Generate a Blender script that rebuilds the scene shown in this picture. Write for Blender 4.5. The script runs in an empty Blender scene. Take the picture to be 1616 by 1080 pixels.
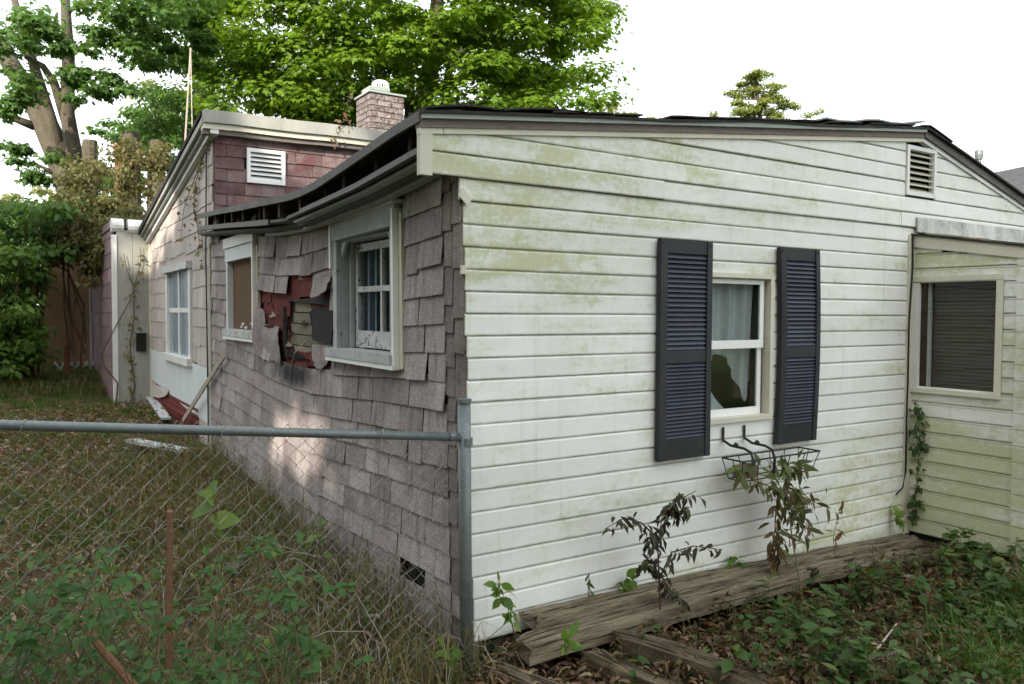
import bpy, math, random
import numpy as np
from mathutils import Vector, Matrix
random.seed(7); RNG = np.random.default_rng(11)
S = bpy.context.scene; COL = S.collection
# ---------------- camera, world, sun, exposure ----------------
FPX, CX, CY = 1238.0, 808.0, 540.0
_a = math.atan2(1935, 1238); _p = -math.atan(46/1238); _r = math.radians(0.29)
CF = np.array([math.cos(_a)*math.cos(_p), math.sin(_a)*math.cos(_p), math.sin(_p)])
_R0 = np.array([math.sin(_a), -math.cos(_a), 0.0]); _U0 = np.cross(_R0, CF)
CR = _R0*math.cos(_r)+_U0*math.sin(_r); CU = np.cross(CR, CF)
CAM = np.array([-1.823, -3.177, 1.558])
cam = bpy.data.cameras.new('camera'); cam_o = bpy.data.objects.new('camera', cam); COL.objects.link(cam_o)
cam.sensor_width = 36; cam.lens = FPX/1616*36; cam.clip_end = 900; cam.clip_start = 0.05
cam_o.matrix_world = Matrix([[CR[i], CU[i], -CF[i], CAM[i]] for i in range(3)]+[[0, 0, 0, 1]])
cam.dof.use_dof = True; cam.dof.focus_distance = 4.6; cam.dof.aperture_fstop = 9.0
S.camera = cam_o
SUN_EL = math.radians(25); SUN_H = (-0.80, -0.60)
TOSUN = np.array([SUN_H[0]*math.cos(SUN_EL), SUN_H[1]*math.cos(SUN_EL), math.sin(SUN_EL)])
w = bpy.data.worlds.new('World'); S.world = w; w.use_nodes = True
wn = w.node_tree.nodes; wl = w.node_tree.links; wn.clear()
sky = wn.new('ShaderNodeTexSky'); sky.sky_type = 'NISHITA'; sky.sun_disc = False
sky.sun_elevation = SUN_EL; sky.sun_rotation = math.atan2(SUN_H[0], SUN_H[1])
sky.air_density = 1.0; sky.dust_density = 3.0; sky.ozone_density = 1.0
wmix = wn.new('ShaderNodeMixRGB'); wmix.inputs[0].default_value = 0.62; wmix.inputs[2].default_value = (8.75, 8.8, 8.55, 1)
wbg = wn.new('ShaderNodeBackground'); wbg.inputs[1].default_value = 0.108
wout = wn.new('ShaderNodeOutputWorld')
wl.new(sky.outputs[0], wmix.inputs[1]); wl.new(wmix.outputs[0], wbg.inputs[0]); wl.new(wbg.outputs[0], wout.inputs[0])
sun = bpy.data.lights.new('sun', 'SUN'); sun_o = bpy.data.objects.new('sun', sun); COL.objects.link(sun_o)
sun.energy = 2.7; sun.angle = math.radians(0.6); sun.color = (1.0, 0.90, 0.76)
sun_o.rotation_euler = Vector(TOSUN).to_track_quat('Z', 'Y').to_euler(); sun_o.location = (-20, -15, 20)
S.view_settings.view_transform = 'Standard'; S.view_settings.look = 'None'
S.view_settings.exposure = 1.62; S.view_settings.gamma = 1.0
S.cycles.use_denoising = True
try: S.cycles.max_bounces = 5; S.cycles.diffuse_bounces = 3; S.cycles.glossy_bounces = 3; S.cycles.transmission_bounces = 3; S.cycles.transparent_max_bounces = 8
except Exception: pass

def ray(px, py): return CF+CR*((px-CX)/FPX)-CU*((py-CY)/FPX)
def on(px, py, axis, val):
    r = ray(px, py); return CAM+r*((val-CAM[axis])/r[axis])
def at(px, py, d): return CAM+ray(px, py)*d

# ---------------- object helpers ----------------
def props(o, label=None, cat=None, group=None, kind=None):
    if label: o['label'] = label
    if cat: o['category'] = cat
    if group: o['group'] = group
    if kind: o['kind'] = kind
    return o
def thing(name, loc, label, cat, group=None):
    o = bpy.data.objects.new(name, None); COL.objects.link(o); o.location = tuple(float(v) for v in loc); o.empty_display_size = .1
    o['_w'] = [float(v) for v in loc]
    return props(o, label, cat, group)
def base_of(o):
    v = o.get('_w') if o else None
    return np.array(list(v)) if v is not None else np.zeros(3)
def link(name, me, mat, parent=None, loc=None):
    if mat is not None:
        for m in (mat if isinstance(mat, (list, tuple)) else [mat]): me.materials.append(m)
    o = bpy.data.objects.new(name, me); COL.objects.link(o)
    if parent is not None: o.parent = parent; o['_w'] = [float(v) for v in base_of(parent)]
    return o
def mesh(name, verts, faces, mat, parent=None, smooth=False, **kw):
    v = np.asarray(verts, float).reshape(-1, 3)
    loc = None
    if parent is not None: v = v-base_of(parent)
    else:
        loc = np.array([(v[:, 0].min()+v[:, 0].max())/2, (v[:, 1].min()+v[:, 1].max())/2, v[:, 2].min()]); v = v-loc
    me = bpy.data.meshes.new(name); me.from_pydata(v.tolist(), [], faces)
    if smooth: me.polygons.foreach_set('use_smooth', [True]*len(me.polygons))
    o = link(name, me, mat, parent)
    if loc is not None: o.location = loc; o['_w'] = [float(q) for q in loc]
    return props(o, **kw)

class MB:
    def __init__(s): s.v = []; s.f = []
    def add(s, vs, fs):
        n = len(s.v); s.v += [tuple(float(c) for c in q) for q in vs]; s.f += [tuple(i+n for i in q) for q in fs]; return s
    def hexa(s, a):  # 8 points: bottom 4 ring, top 4 ring
        return s.add(a, [(3, 2, 1, 0), (4, 5, 6, 7), (0, 1, 5, 4), (1, 2, 6, 5), (2, 3, 7, 6), (3, 0, 4, 7)])
    def box(s, x0, x1, y0, y1, z0, z1):
        return s.hexa([(x0, y0, z0), (x1, y0, z0), (x1, y1, z0), (x0, y1, z0), (x0, y0, z1), (x1, y0, z1), (x1, y1, z1), (x0, y1, z1)])
    def tube(s, pts, rad, n=6, cap=True):
        pts = [np.asarray(p, float) for p in pts]; m = len(pts)
        rad = rad if hasattr(rad, '__len__') else [rad]*m
        ref = np.array([0.31, 0.17, 0.93]); vs = []
        for i in range(m):
            t = pts[min(i+1, m-1)]-pts[max(i-1, 0)]; t = t/(np.linalg.norm(t)+1e-9)
            a = np.cross(t, ref)
            if np.linalg.norm(a) < .05: a = np.cross(t, [1, 0, 0])
            a /= np.linalg.norm(a); b = np.cross(t, a)
            for k in range(n):
                q = 2*math.pi*k/n; vs.append(pts[i]+rad[i]*(a*math.cos(q)+b*math.sin(q)))
        fs = [(i*n+k, i*n+(k+1) % n, (i+1)*n+(k+1) % n, (i+1)*n+k) for i in range(m-1) for k in range(n)]
        if cap: fs += [tuple(range(n-1, -1, -1)), tuple((m-1)*n+k for k in range(n))]
        return s.add(vs, fs)
    def bar(s, p, q, wdt, hgt, up=(0, 0, 1)):
        p = np.asarray(p, float); q = np.asarray(q, float); t = q-p; t /= np.linalg.norm(t)
        u = np.asarray(up, float); a = np.cross(t, u); a /= np.linalg.norm(a); u = np.cross(a, t)
        a = a*wdt/2; u = u*hgt/2
        return s.hexa([p-a-u, p+a-u, q+a-u, q-a-u, p-a+u, p+a+u, q+a+u, q-a+u])
    def sweep(s, prof, xs, fn):  # prof: list of (u,v); fn(x,u,v)->point ; closed profile
        n = len(prof); vs = [fn(x, *pr) for x in xs for pr in prof]; m = len(xs)
        fs = [(i*n+k, i*n+(k+1) % n, (i+1)*n+(k+1) % n, (i+1)*n+k) for i in range(m-1) for k in range(n)]
        fs += [tuple(range(n-1, -1, -1)), tuple((m-1)*n+k for k in range(n))]
        return s.add(vs, fs)
    def build(s, name, mat, parent=None, smooth=False, **kw): return mesh(name, s.v, s.f, mat, parent, smooth, **kw)

def lerp_tab(tab):
    xs = [t[0] for t in tab]; ys = [t[1] for t in tab]
    return lambda x: float(np.interp(x, xs, ys))
def rnd(a, b): return random.uniform(a, b)

# ---------------- materials ----------------
class NT:
    def __init__(s, name):
        s.m = bpy.data.materials.new(name); s.m.use_nodes = True; s.t = s.m.node_tree; s.n = s.t.nodes; s.l = s.t.links
        s.b = s.n['Principled BSDF']; s.out = s.n['Material Output']
    def new(s, typ, **kw):
        nd = s.n.new(typ)
        for k, v in kw.items(): setattr(nd, k, v)
        return nd
    def put(s, sock, v):
        if hasattr(v, 'is_output') or hasattr(v, 'links') and not isinstance(v, (int, float, tuple, list)): s.l.new(v, sock)
        else:
            if isinstance(v, (tuple, list)) and len(v) == 3 and len(sock.default_value) == 4: v = (*v, 1)
            sock.default_value = v
    def pos(s): return s.new('ShaderNodeNewGeometry').outputs['Position']
    def xyz(s, v):
        n = s.new('ShaderNodeSeparateXYZ'); s.put(n.inputs[0], v); return n.outputs
    def scale(s, v, sc, loc=(0, 0, 0)):
        n = s.new('ShaderNodeMapping'); s.put(n.inputs[0], v); n.inputs['Scale'].default_value = sc; n.inputs['Location'].default_value = loc; return n.outputs[0]
    def noise(s, v, sc, det=5, rough=.6, dist=0):
        n = s.new('ShaderNodeTexNoise'); s.put(n.inputs['Vector'], v); n.inputs['Scale'].default_value = sc; n.inputs['Detail'].default_value = det
        n.inputs['Roughness'].default_value = rough; n.inputs['Distortion'].default_value = dist; return n.outputs[0]
    def ramp(s, v, a, b, lo=0., hi=1.):
        n = s.new('ShaderNodeMapRange'); n.clamp = True; s.put(n.inputs[0], v)
        for i, q in enumerate((a, b, lo, hi)): n.inputs[i+1].default_value = q
        return n.outputs[0]
    def math(s, op, a, b=0.):
        n = s.new('ShaderNodeMath', operation=op); s.put(n.inputs[0], a); s.put(n.inputs[1], b); return n.outputs[0]
    def mix(s, f, a, b, typ='MIX'):
        n = s.new('ShaderNodeMixRGB', blend_type=typ); s.put(n.inputs[0], f); s.put(n.inputs[1], a); s.put(n.inputs[2], b); return n.outputs[0]
    def objrand(s): return s.new('ShaderNodeObjectInfo').outputs['Random']
    def attr(s, name): return s.new('ShaderNodeAttribute', attribute_name=name).outputs['Fac']
    def bump(s, h, st=.3, dist=.01):
        n = s.new('ShaderNodeBump'); n.inputs['Strength'].default_value = st; n.inputs['Distance'].default_value = dist; s.put(n.inputs['Height'], h)
        s.l.new(n.outputs[0], s.b.inputs['Normal'])
    def fin(s, col, rough=.8, spec=.3, metal=0.):
        s.put(s.b.inputs['Base Color'], col); s.put(s.b.inputs['Roughness'], rough); s.b.inputs['Specular IOR Level'].default_value = spec; s.b.inputs['Metallic'].default_value = metal
        return s.m

def worn(name, c1, c2, c3=None, sc=6, stretch=(1, 1, 1), rough=.85, spec=.25, fine=90, fineamt=.25, var=.25, bump=.3, metal=0., wear=(.55, .7)):
    """two-tone surface with large patches, fine grain, optional third (wear) colour in patches, tone varying per object"""
    t = NT(name); p = t.scale(t.pos(), stretch)
    f = t.ramp(t.noise(p, sc, 6, .65), .3, .7)
    c = t.mix(f, c1, c2)
    g = t.noise(p, fine, 3, .7)
    if c3: c = t.mix(t.ramp(t.noise(p, sc*2.3, 8, .75, .4), *wear), c, c3)
    c = t.mix(1., c, t.mix(t.ramp(g, .25, .75), (1-fineamt,)*3, (1+fineamt,)*3), 'MULTIPLY')
    if var: c = t.mix(1., c, t.mix(t.objrand(), (1-var,)*3, (1+var,)*3), 'MULTIPLY')
    t.bump(t.math('ADD', g, t.math('MULTIPLY', f, .8)), bump, .006)
    return t.fin(c, rough, spec, metal)

def asphalt(name, c1, c2, c3, var=.28, soot=None):
    t = NT(name); p = t.pos()
    r = t.objrand(); r2 = t.math('FRACT', t.math('MULTIPLY', r, 7.31))
    c = t.mix(r2, c1, c2); c = t.mix(t.ramp(t.noise(p, 2.6, 6, .7, .3), .40, .62, 0, .95), c, c3)
    g = t.noise(p, 210, 2, .8); g2 = t.noise(p, 60, 3, .7)
    c = t.mix(1., c, t.mix(t.ramp(g, .34, .66), (.45,)*3, (1.6,)*3), 'MULTIPLY')
    c = t.mix(1., c, t.mix(t.ramp(g2, .3, .7), (.8,)*3, (1.2,)*3), 'MULTIPLY')
    c = t.mix(1., c, t.mix(r, (1-var,)*3, (1+var,)*3), 'MULTIPLY')
    st = t.noise(t.scale(p, (9, 9, .9)), 2, 5, .7)
    c = t.mix(t.ramp(st, .52, .74, 0, .6), c, (.06, .052, .056))
    if soot:      # a scorch mark on the wall below the torn hole
        x, y, z = t.xyz(p); (sy, sz, ry, rz) = soot
        d = t.math('ADD', t.math('POWER', t.math('DIVIDE', t.math('SUBTRACT', y, sy), ry), 2.), t.math('POWER', t.math('DIVIDE', t.math('SUBTRACT', z, sz), rz), 2.))
        d = t.math('ADD', d, t.math('MULTIPLY', t.math('SUBTRACT', t.noise(p, 9, 5, .7), .5), 1.6))
        c = t.mix(t.ramp(d, 1.3, .1, 0, .93), c, (.018, .017, .018))
    t.bump(g, .5, .004); return t.fin(c, .95, .15)

def siding_mat(name, greenbase, seed):
    t = NT(name); p = t.pos(); x, y, z = t.xyz(p)
    base = t.mix(t.ramp(t.noise(p, 1.3, 4, .5), .35, .7), (.76, .78, .765), (.68, .70, .68))
    # algae film: blotchy, heavier near the eave on the left and near the inner corner at the bottom right
    n1 = t.noise(t.scale(p, (.55, .55, 2.2), (seed, 0, 0)), 2.2, 9, .66, .3); n2 = t.noise(p, 14, 6, .75, .8)
    up = t.math('MULTIPLY', t.ramp(z, 1.0, 2.2), t.ramp(x, 2.6, -.3)); lo = t.math('MULTIPLY', t.ramp(z, 1.0, .1), t.ramp(x, 1.6, 3.5))
    w = t.math('ADD', t.math('MULTIPLY', up, .42), t.math('ADD', t.math('MULTIPLY', lo, .34), greenbase))
    m = t.math('ADD', t.math('ADD', t.math('MULTIPLY', t.math('SUBTRACT', n1, .5), 2.1), t.math('MULTIPLY', t.math('SUBTRACT', n2, .5), .9)), t.math('ADD', w, .45))
    alg = t.mix(n2, (.34, .37, .13), (.45, .48, .27))
    D = t.ramp(m, .40, 1.05); fine = t.noise(t.scale(p, (1, 1, .8)), 70, 8, .78, .3); blot = t.noise(p, 22, 6, .7, .4)
    spk = t.ramp(t.math('ADD', t.math('ADD', t.math('MULTIPLY', fine, .6), t.math('MULTIPLY', blot, .5)), t.math('MULTIPLY', t.math('SUBTRACT', D, .5), .34)), .51, .70)
    c = t.mix(t.math('MULTIPLY', D, .34), base, alg)
    c = t.mix(t.math('MULTIPLY', spk, t.ramp(D, .08, .8, .05, .62)), c, alg)
    # grey speckle mould
    c = t.mix(t.math('MULTIPLY', t.ramp(t.noise(p, 45, 8, .8, .5), .56, .72), t.ramp(m, .5, .85, .12, .6)), c, (.23, .24, .19))
    # grime that collects along the lap edge of every course
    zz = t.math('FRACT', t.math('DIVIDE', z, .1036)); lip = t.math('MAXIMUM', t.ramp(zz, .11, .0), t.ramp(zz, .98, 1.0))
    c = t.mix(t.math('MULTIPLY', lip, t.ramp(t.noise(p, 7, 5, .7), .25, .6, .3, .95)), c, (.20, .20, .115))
    # vertical runs
    run = t.noise(t.scale(p, (16, 16, .7)), 1.5, 5, .7)
    c = t.mix(t.ramp(run, .56, .78, 0, .38), c, (.38, .38, .29))
    c = t.mix(1., c, t.mix(t.objrand(), (.95,)*3, (1.05,)*3), 'MULTIPLY')
    t.bump(t.noise(t.scale(p, (5, 5, 60)), 3, 3), .06, .004)
    return t.fin(c, .62, .3)

def leafmat(name, c1, c2, c3, trans=.35, spec=.3, tcol=1.6):
    """leaf colours chosen by each leaf's own tint, thin enough that light passes through"""
    t = NT(name); a = t.attr('tint')
    c = t.mix(t.ramp(a, 0, .6), c1, c2); c = t.mix(t.ramp(a, .72, 1), c, c3)
    t.fin(c, .55, spec)
    tr = t.new('ShaderNodeBsdfTranslucent'); t.l.new(t.mix(1., c, (tcol*1.05, tcol, tcol*.55), 'MULTIPLY'), tr.inputs[0])
    mx = t.new('ShaderNodeMixShader'); mx.inputs[0].default_value = trans
    t.l.new(t.b.outputs[0], mx.inputs[1]); t.l.new(tr.outputs[0], mx.inputs[2]); t.l.new(mx.outputs[0], t.out.inputs[0])
    return t.m

def glassmat(name, tint, refl=.3, fk=1.6):
    t = NT(name)
    tr = t.new('ShaderNodeBsdfTransparent'); tr.inputs[0].default_value = (*tint, 1)
    gl = t.new('ShaderNodeBsdfGlossy'); gl.inputs['Roughness'].default_value = .03
    bp = t.new('ShaderNodeBump'); bp.inputs['Strength'].default_value = .04; t.l.new(t.noise(t.pos(), 3.5, 2), bp.inputs['Height']); t.l.new(bp.outputs[0], gl.inputs['Normal'])
    lw = t.new('ShaderNodeLayerWeight'); lw.inputs[0].default_value = .5
    f = t.math('ADD', t.math('MULTIPLY', t.math('POWER', lw.outputs['Facing'], 4.), fk*.6), .03+refl*.35)
    mx = t.new('ShaderNodeMixShader'); t.l.new(t.math('MINIMUM', f, .9), mx.inputs[0]); t.l.new(tr.outputs[0], mx.inputs[1]); t.l.new(gl.outputs[0], mx.inputs[2]); t.l.new(mx.outputs[0], t.out.inputs[0])
    return t.m

M = {}
M['siding'] = siding_mat('white_siding', 0.07, 0.)
M['porch_siding'] = siding_mat('porch_siding', .34, 4.)  # heavier algae; its extra darkness also paints in the porch wall's shade
M['cream'] = worn('cream_trim', (.62, .60, .50), (.52, .51, .42), (.30, .31, .18), sc=3, var=.06, fineamt=.08, bump=.1, rough=.6, wear=(.6, .78))
def perforated():
    t = NT('perforated_channel'); p = t.pos(); x, y, z = t.xyz(p); f = t.math('FRACT', t.math('MULTIPLY', y, 36.))
    c = t.mix(t.ramp(f, .52, .56), (.42, .43, .42), (.035, .035, .035)); return t.fin(c, .6, .3)
M['perf'] = perforated()
M['white'] = worn('white_trim', (.72, .73, .72), (.60, .62, .61), (.34, .36, .30), sc=3, var=.08, fineamt=.08, bump=.1, rough=.55, wear=(.62, .8))
M['vinyl'] = worn('white_vinyl', (.78, .79, .78), (.72, .74, .73), (.5, .5, .44), sc=2, var=.04, fineamt=.04, bump=.03, rough=.4, wear=(.66, .8))
M['drip'] = worn('aluminium_edge', (.34, .38, .36), (.24, .27, .255), (.12, .13, .12), sc=3, stretch=(.4, .4, 2), var=.05, fineamt=.12, bump=.1, rough=.5)
M['blackroof'] = worn('black_roofing', (.020, .020, .019), (.04, .038, .034), (.06, .052, .045), sc=5, var=.1, bump=.5, fine=150, fineamt=.4)
M['brownboard'] = worn('weathered_board', (.15, .125, .11), (.22, .19, .17), (.07, .055, .05), sc=5, stretch=(.3, .3, 4), var=.1)
M['darkwood'] = worn('rotten_wood', (.035, .024, .018), (.075, .05, .036), (.17, .075, .03), sc=6, stretch=(1, 1, 3), var=.3, wear=(.66, .75))
M['darktrim'] = worn('dark_grey_trim', (.07, .072, .068), (.115, .115, .108), (.15, .15, .13), sc=4, var=.1, rough=.6)
M['shingle'] = asphalt('grey_asphalt_shingle', (.205, .172, .172), (.262, .228, .222), (.32, .295, .285), var=.2, soot=(2.74, 1.09, .55, .115))
M['oldcap'] = asphalt('corner_asphalt', (.20, .175, .165), (.265, .235, .22), (.13, .11, .10), var=.2)
M['redshingle'] = asphalt('red_asphalt_shingle', (.115, .056, .058), (.15, .092, .092), (.19, .15, .145), var=.25)
M['oldred'] = worn('old_red_roll', (.13, .026, .022), (.075, .018, .017), (.23, .055, .03), sc=9, var=.25, fineamt=.35)
M['felt'] = worn('tar_felt', (.008, .008, .008), (.018, .017, .016), (.04, .036, .033), sc=8, var=.1, fineamt=.35)
M['mossboard'] = worn('mossy_board', (.25, .225, .165), (.13, .115, .085), (.14, .17, .05), sc=5, stretch=(1, 1, 3), var=.3, wear=(.57, .72))
M['shake'] = worn('pale_shake', (.45, .41, .39), (.37, .335, .315), (.25, .22, .205), sc=3, stretch=(1, 3, 1), var=.12, fineamt=.12, wear=(.62, .8))
M['mauve'] = worn('mauve_shingle', (.25, .17, .185), (.20, .135, .148), (.29, .25, .245), sc=3, var=.15, fineamt=.15)
M['sheet'] = worn('pale_blue_sheet', (.60, .66, .68), (.52, .57, .58), (.42, .36, .32), sc=2.5, stretch=(1, 2, .4), var=0, fineamt=.07, bump=.05, rough=.6, wear=(.64, .8))
M['greypanel'] = worn('grey_panel', (.36, .36, .33), (.27, .275, .25), (.16, .155, .12), sc=2, stretch=(2, 2, .6), var=.05, fineamt=.1, wear=(.58, .75))
M['peel'] = worn('peeling_grey_paint', (.42, .45, .465), (.32, .345, .355), (.12, .10, .085), sc=7, var=.12, fineamt=.15, wear=(.60, .66), bump=.5)
M['peelwhite'] = worn('peeling_white_paint', (.56, .58, .58), (.44, .455, .46), (.13, .115, .10), sc=11, var=.1, fineamt=.15, wear=(.56, .6), bump=.7)
M['shutter'] = worn('black_shutter', (.022, .024, .028), (.036, .038, .044), (.055, .06, .035), sc=4, var=.15, fineamt=.15, bump=.1, rough=.5, wear=(.66, .8))
M['slat'] = worn('navy_slat', (.044, .052, .074), (.060, .070, .095), (.085, .09, .09), sc=5, var=.2, fineamt=.12, bump=.08, rough=.45, wear=(.66, .8))
M['brick'] = worn('old_brick', (.085, .045, .042), (.14, .10, .09), (.27, .255, .24), sc=9, var=.3, wear=(.42, .58), bump=.6)
M['mortar'] = worn('mortar', (.34, .31, .27), (.24, .215, .19), None, sc=12)
M['galv'] = worn('galvanised_steel', (.16, .185, .19), (.115, .14, .142), (.24, .25, .245), sc=12, var=.08, fineamt=.14, rough=.5, spec=.5, metal=.35, bump=.08)
M['wire'] = worn('zinc_wire', (.36, .36, .35), (.24, .24, .23), None, sc=20, var=0, rough=.5, metal=.4, bump=0)
M['blackwire'] = worn('black_wire', (.016, .016, .017), (.03, .03, .03), (.10, .055, .03), sc=20, var=0, rough=.5, wear=(.66, .75), bump=.05)
M['timber'] = worn('weathered_timber', (.25, .215, .145), (.14, .118, .078), (.055, .042, .026), sc=9, stretch=(.16, 2.6, 2.6), var=.15, fineamt=.4, wear=(.52, .62), bump=1.0)
M['tie'] = worn('mossy_tie', (.15, .12, .078), (.085, .068, .046), (.13, .145, .05), sc=6, var=.25, fineamt=.35, wear=(.55, .7), bump=.8)
M['ply'] = worn('brown_plywood', (.42, .27, .165), (.34, .215, .13), (.26, .165, .105), sc=2.5, stretch=(3, 3, .5), var=0, fineamt=.12, bump=.1)
M['board2'] = worn('brown_window_board', (.13, .08, .045), (.095, .058, .034), (.2, .16, .12), sc=4, stretch=(3, 3, .5), var=0, fineamt=.18, wear=(.66, .8))
M['rust'] = worn('rusty_metal', (.22, .095, .05), (.15, .06, .034), (.30, .15, .09), sc=9, var=.1, fineamt=.3)
M['stake'] = worn('brown_stake', (.16, .085, .046), (.105, .056, .032), (.22, .135, .08), sc=12, stretch=(3, 3, .5), var=.1, fineamt=.3)
M['lath'] = worn('pale_lath', (.46, .42, .36), (.37, .33, .28), (.24, .2, .16), sc=5, stretch=(1, 1, .5), var=.1)
M['bark'] = worn('grey_brown_bark', (.11, .098, .074), (.07, .06, .044), (.16, .15, .115), sc=3.5, stretch=(3, 3, .7), var=.15, fine=30, fineamt=.4, bump=1.0)
M['darkbark'] = worn('dark_bark', (.05, .04, .03), (.085, .066, .05), None, sc=4, stretch=(3, 3, .6), var=.15, fine=30, fineamt=.35, bump=.8)
M['stem'] = worn('brown_stem', (.10, .06, .036), (.06, .04, .028), None, sc=10, var=.2)
M['greenstem'] = worn('green_stem', (.10, .11, .045), (.13, .085, .05), None, sc=10, var=.2)
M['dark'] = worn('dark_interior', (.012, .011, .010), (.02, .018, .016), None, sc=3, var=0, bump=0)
M['curtain'] = worn('curtain_cloth', (.78, .80, .80), (.60, .63, .64), None, sc=4, stretch=(4, 4, 1), var=0, bump=.2)
M['bluecurtain'] = worn('blue_curtain', (.42, .54, .63), (.30, .40, .48), None, sc=5, stretch=(4, 4, 1), var=0, bump=.2)
M['blind'] = worn('grey_blind', (.11, .097, .078), (.085, .075, .062), None, sc=2, var=.08, bump=0)
M['glass'] = glassmat('window_glass', (.80, .83, .83), .16, 1.0)
M['oldglass'] = glassmat('dusty_glass', (.80, .85, .89), .08, .8)
M['darkglass'] = glassmat('dark_glass', (.86, .86, .84), .0, .22)
M['plastic'] = glassmat('plastic_film', (.85, .82, .78), .15)
M['redplastic'] = worn('faded_red_plastic', (.42, .07, .05), (.34, .06, .045), None, sc=4, var=0)
M['paper'] = worn('white_scrap', (.66, .68, .70), (.52, .54, .56), None, sc=9, var=.15)
M['roofgrey'] = asphalt('grey_roof', (.055, .058, .065), (.07, .074, .08), (.05, .05, .055), var=.1)
M['soil'] = None
def soil():
    t = NT('yard_soil'); p = t.pos()
    c = t.mix(t.ramp(t.noise(p, 1.1, 6, .6), .35, .65), (.13, .098, .064), (.09, .08, .04))
    c = t.mix(t.ramp(t.noise(p, 9, 7, .7), .5, .7), c, (.22, .17, .105))
    x, y, z = t.xyz(p); far = t.math('MAXIMUM', t.ramp(x, 4.2, 6.5), t.math('MAXIMUM', t.ramp(y, -2.6, -5.), t.math('MAXIMUM', t.ramp(x, -3.6, -6.), t.ramp(y, 17, 24))))
    c = t.mix(far, c, t.mix(t.noise(p, 3, 6, .7), (.045, .075, .02), (.085, .10, .035)))
    c = t.mix(t.ramp(t.noise(p, 55, 5, .8), .52, .66), c, (.03, .024, .016))
    t.bump(t.noise(p, 26, 8, .75), .9, .04); return t.fin(c, .95, .1)
M['soil'] = soil()
M['maple'] = leafmat('maple_leaf', (.075, .155, .016), (.145, .25, .022), (.25, .335, .045), .45)
M['sycamore'] = leafmat('dull_green_leaf', (.05, .11, .03), (.085, .17, .04), (.14, .22, .05), .45)
M['darkleaf'] = leafmat('dark_green_leaf', (.045, .11, .026), (.08, .16, .036), (.12, .2, .045), .4)
M['cedar'] = leafmat('cedar_leaf', (.12, .16, .035), (.18, .22, .05), (.24, .25, .08), .35)
M['pale'] = leafmat('pale_far_leaf', (.16, .19, .075), (.22, .25, .11), (.28, .29, .15), .4)
M['bush'] = leafmat('bush_leaf', (.07, .145, .03), (.12, .21, .04), (.22, .28, .07), .45)
M['vine'] = leafmat('withered_vine_leaf', (.15, .115, .055), (.12, .13, .05), (.27, .19, .11), .35)
M['weed'] = leafmat('weed_leaf', (.036, .078, .02), (.062, .12, .028), (.15, .155, .04), .3)
M['bramble'] = leafmat('bramble_leaf', (.030, .085, .018), (.055, .135, .026), (.19, .23, .03), .35)
M['wilt'] = leafmat('wilted_leaf', (.035, .032, .024), (.05, .05, .028), (.055, .085, .03), .15)
M['mixwilt'] = leafmat('half_dead_leaf', (.15, .082, .04), (.075, .078, .03), (.10, .15, .045), .3)
M['litter'] = leafmat('dead_leaf', (.14, .08, .045), (.23, .15, .088), (.36, .28, .18), .15)
M['grass'] = leafmat('yard_grass', (.06, .105, .024), (.16, .125, .062), (.38, .31, .18), .4)
M['lush'] = leafmat('lush_grass', (.055, .125, .022), (.085, .175, .032), (.15, .21, .055), .4)

# ---------------- foliage helpers ----------------
T_MAPLE = [(0, 0, 0), (.20, .06, -.02), (.52, -.02, -.10), (.38, .22, -.04), (.62, .50, -.14), (.24, .46, -.02), (0, 1.0, -.12), (-.24, .46, -.02), (-.62, .50, -.14), (-.38, .22, -.04), (-.52, -.02, -.10), (-.20, .06, -.02)]
T_OVAL = [(0, 0, 0), (.24, .25, .03), (.27, .55, .0), (0, 1.0, -.10), (-.27, .55, .0), (-.24, .25, .03)]
T_LONG = [(0, 0, 0), (.15, .3, .04), (.13, .65, 0), (0, 1.0, -.16), (-.13, .65, 0), (-.15, .3, .04)]
T_HEART = [(0, .05, 0), (.30, -.05, .03), (.44, .25, .02), (.25, .68, -.04), (0, 1.0, -.14), (-.25, .68, -.04), (-.44, .25, .02), (-.30, -.05, .03)]
T_CURL = [(0, 0, 0), (.12, .3, .10), (.10, .7, .06), (0, 1.0, -.25), (-.12, .65, .10), (-.15, .3, .08)]
T_DIA = [(0, 0, 0), (.36, .45, -.04), (0, 1, -.12), (-.36, .45, -.04)]
def unit(v): return v/(np.linalg.norm(v, axis=-1, keepdims=True)+1e-9)
def leaf_arrays(c, nrm, dr, size, tmpl):
    c = np.asarray(c); nrm = unit(np.asarray(nrm)); dr = np.asarray(dr); dr = unit(dr-nrm*(dr*nrm).sum(-1, keepdims=True)); sd = np.cross(dr, nrm)
    T = np.asarray(tmpl); size = np.asarray(size)[:, None, None]
    v = c[:, None, :]+size*(sd[:, None, :]*T[None, :, 0, None]+dr[:, None, :]*T[None, :, 1, None]+nrm[:, None, :]*T[None, :, 2, None])
    return v.reshape(-1, 3), len(T)
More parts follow.
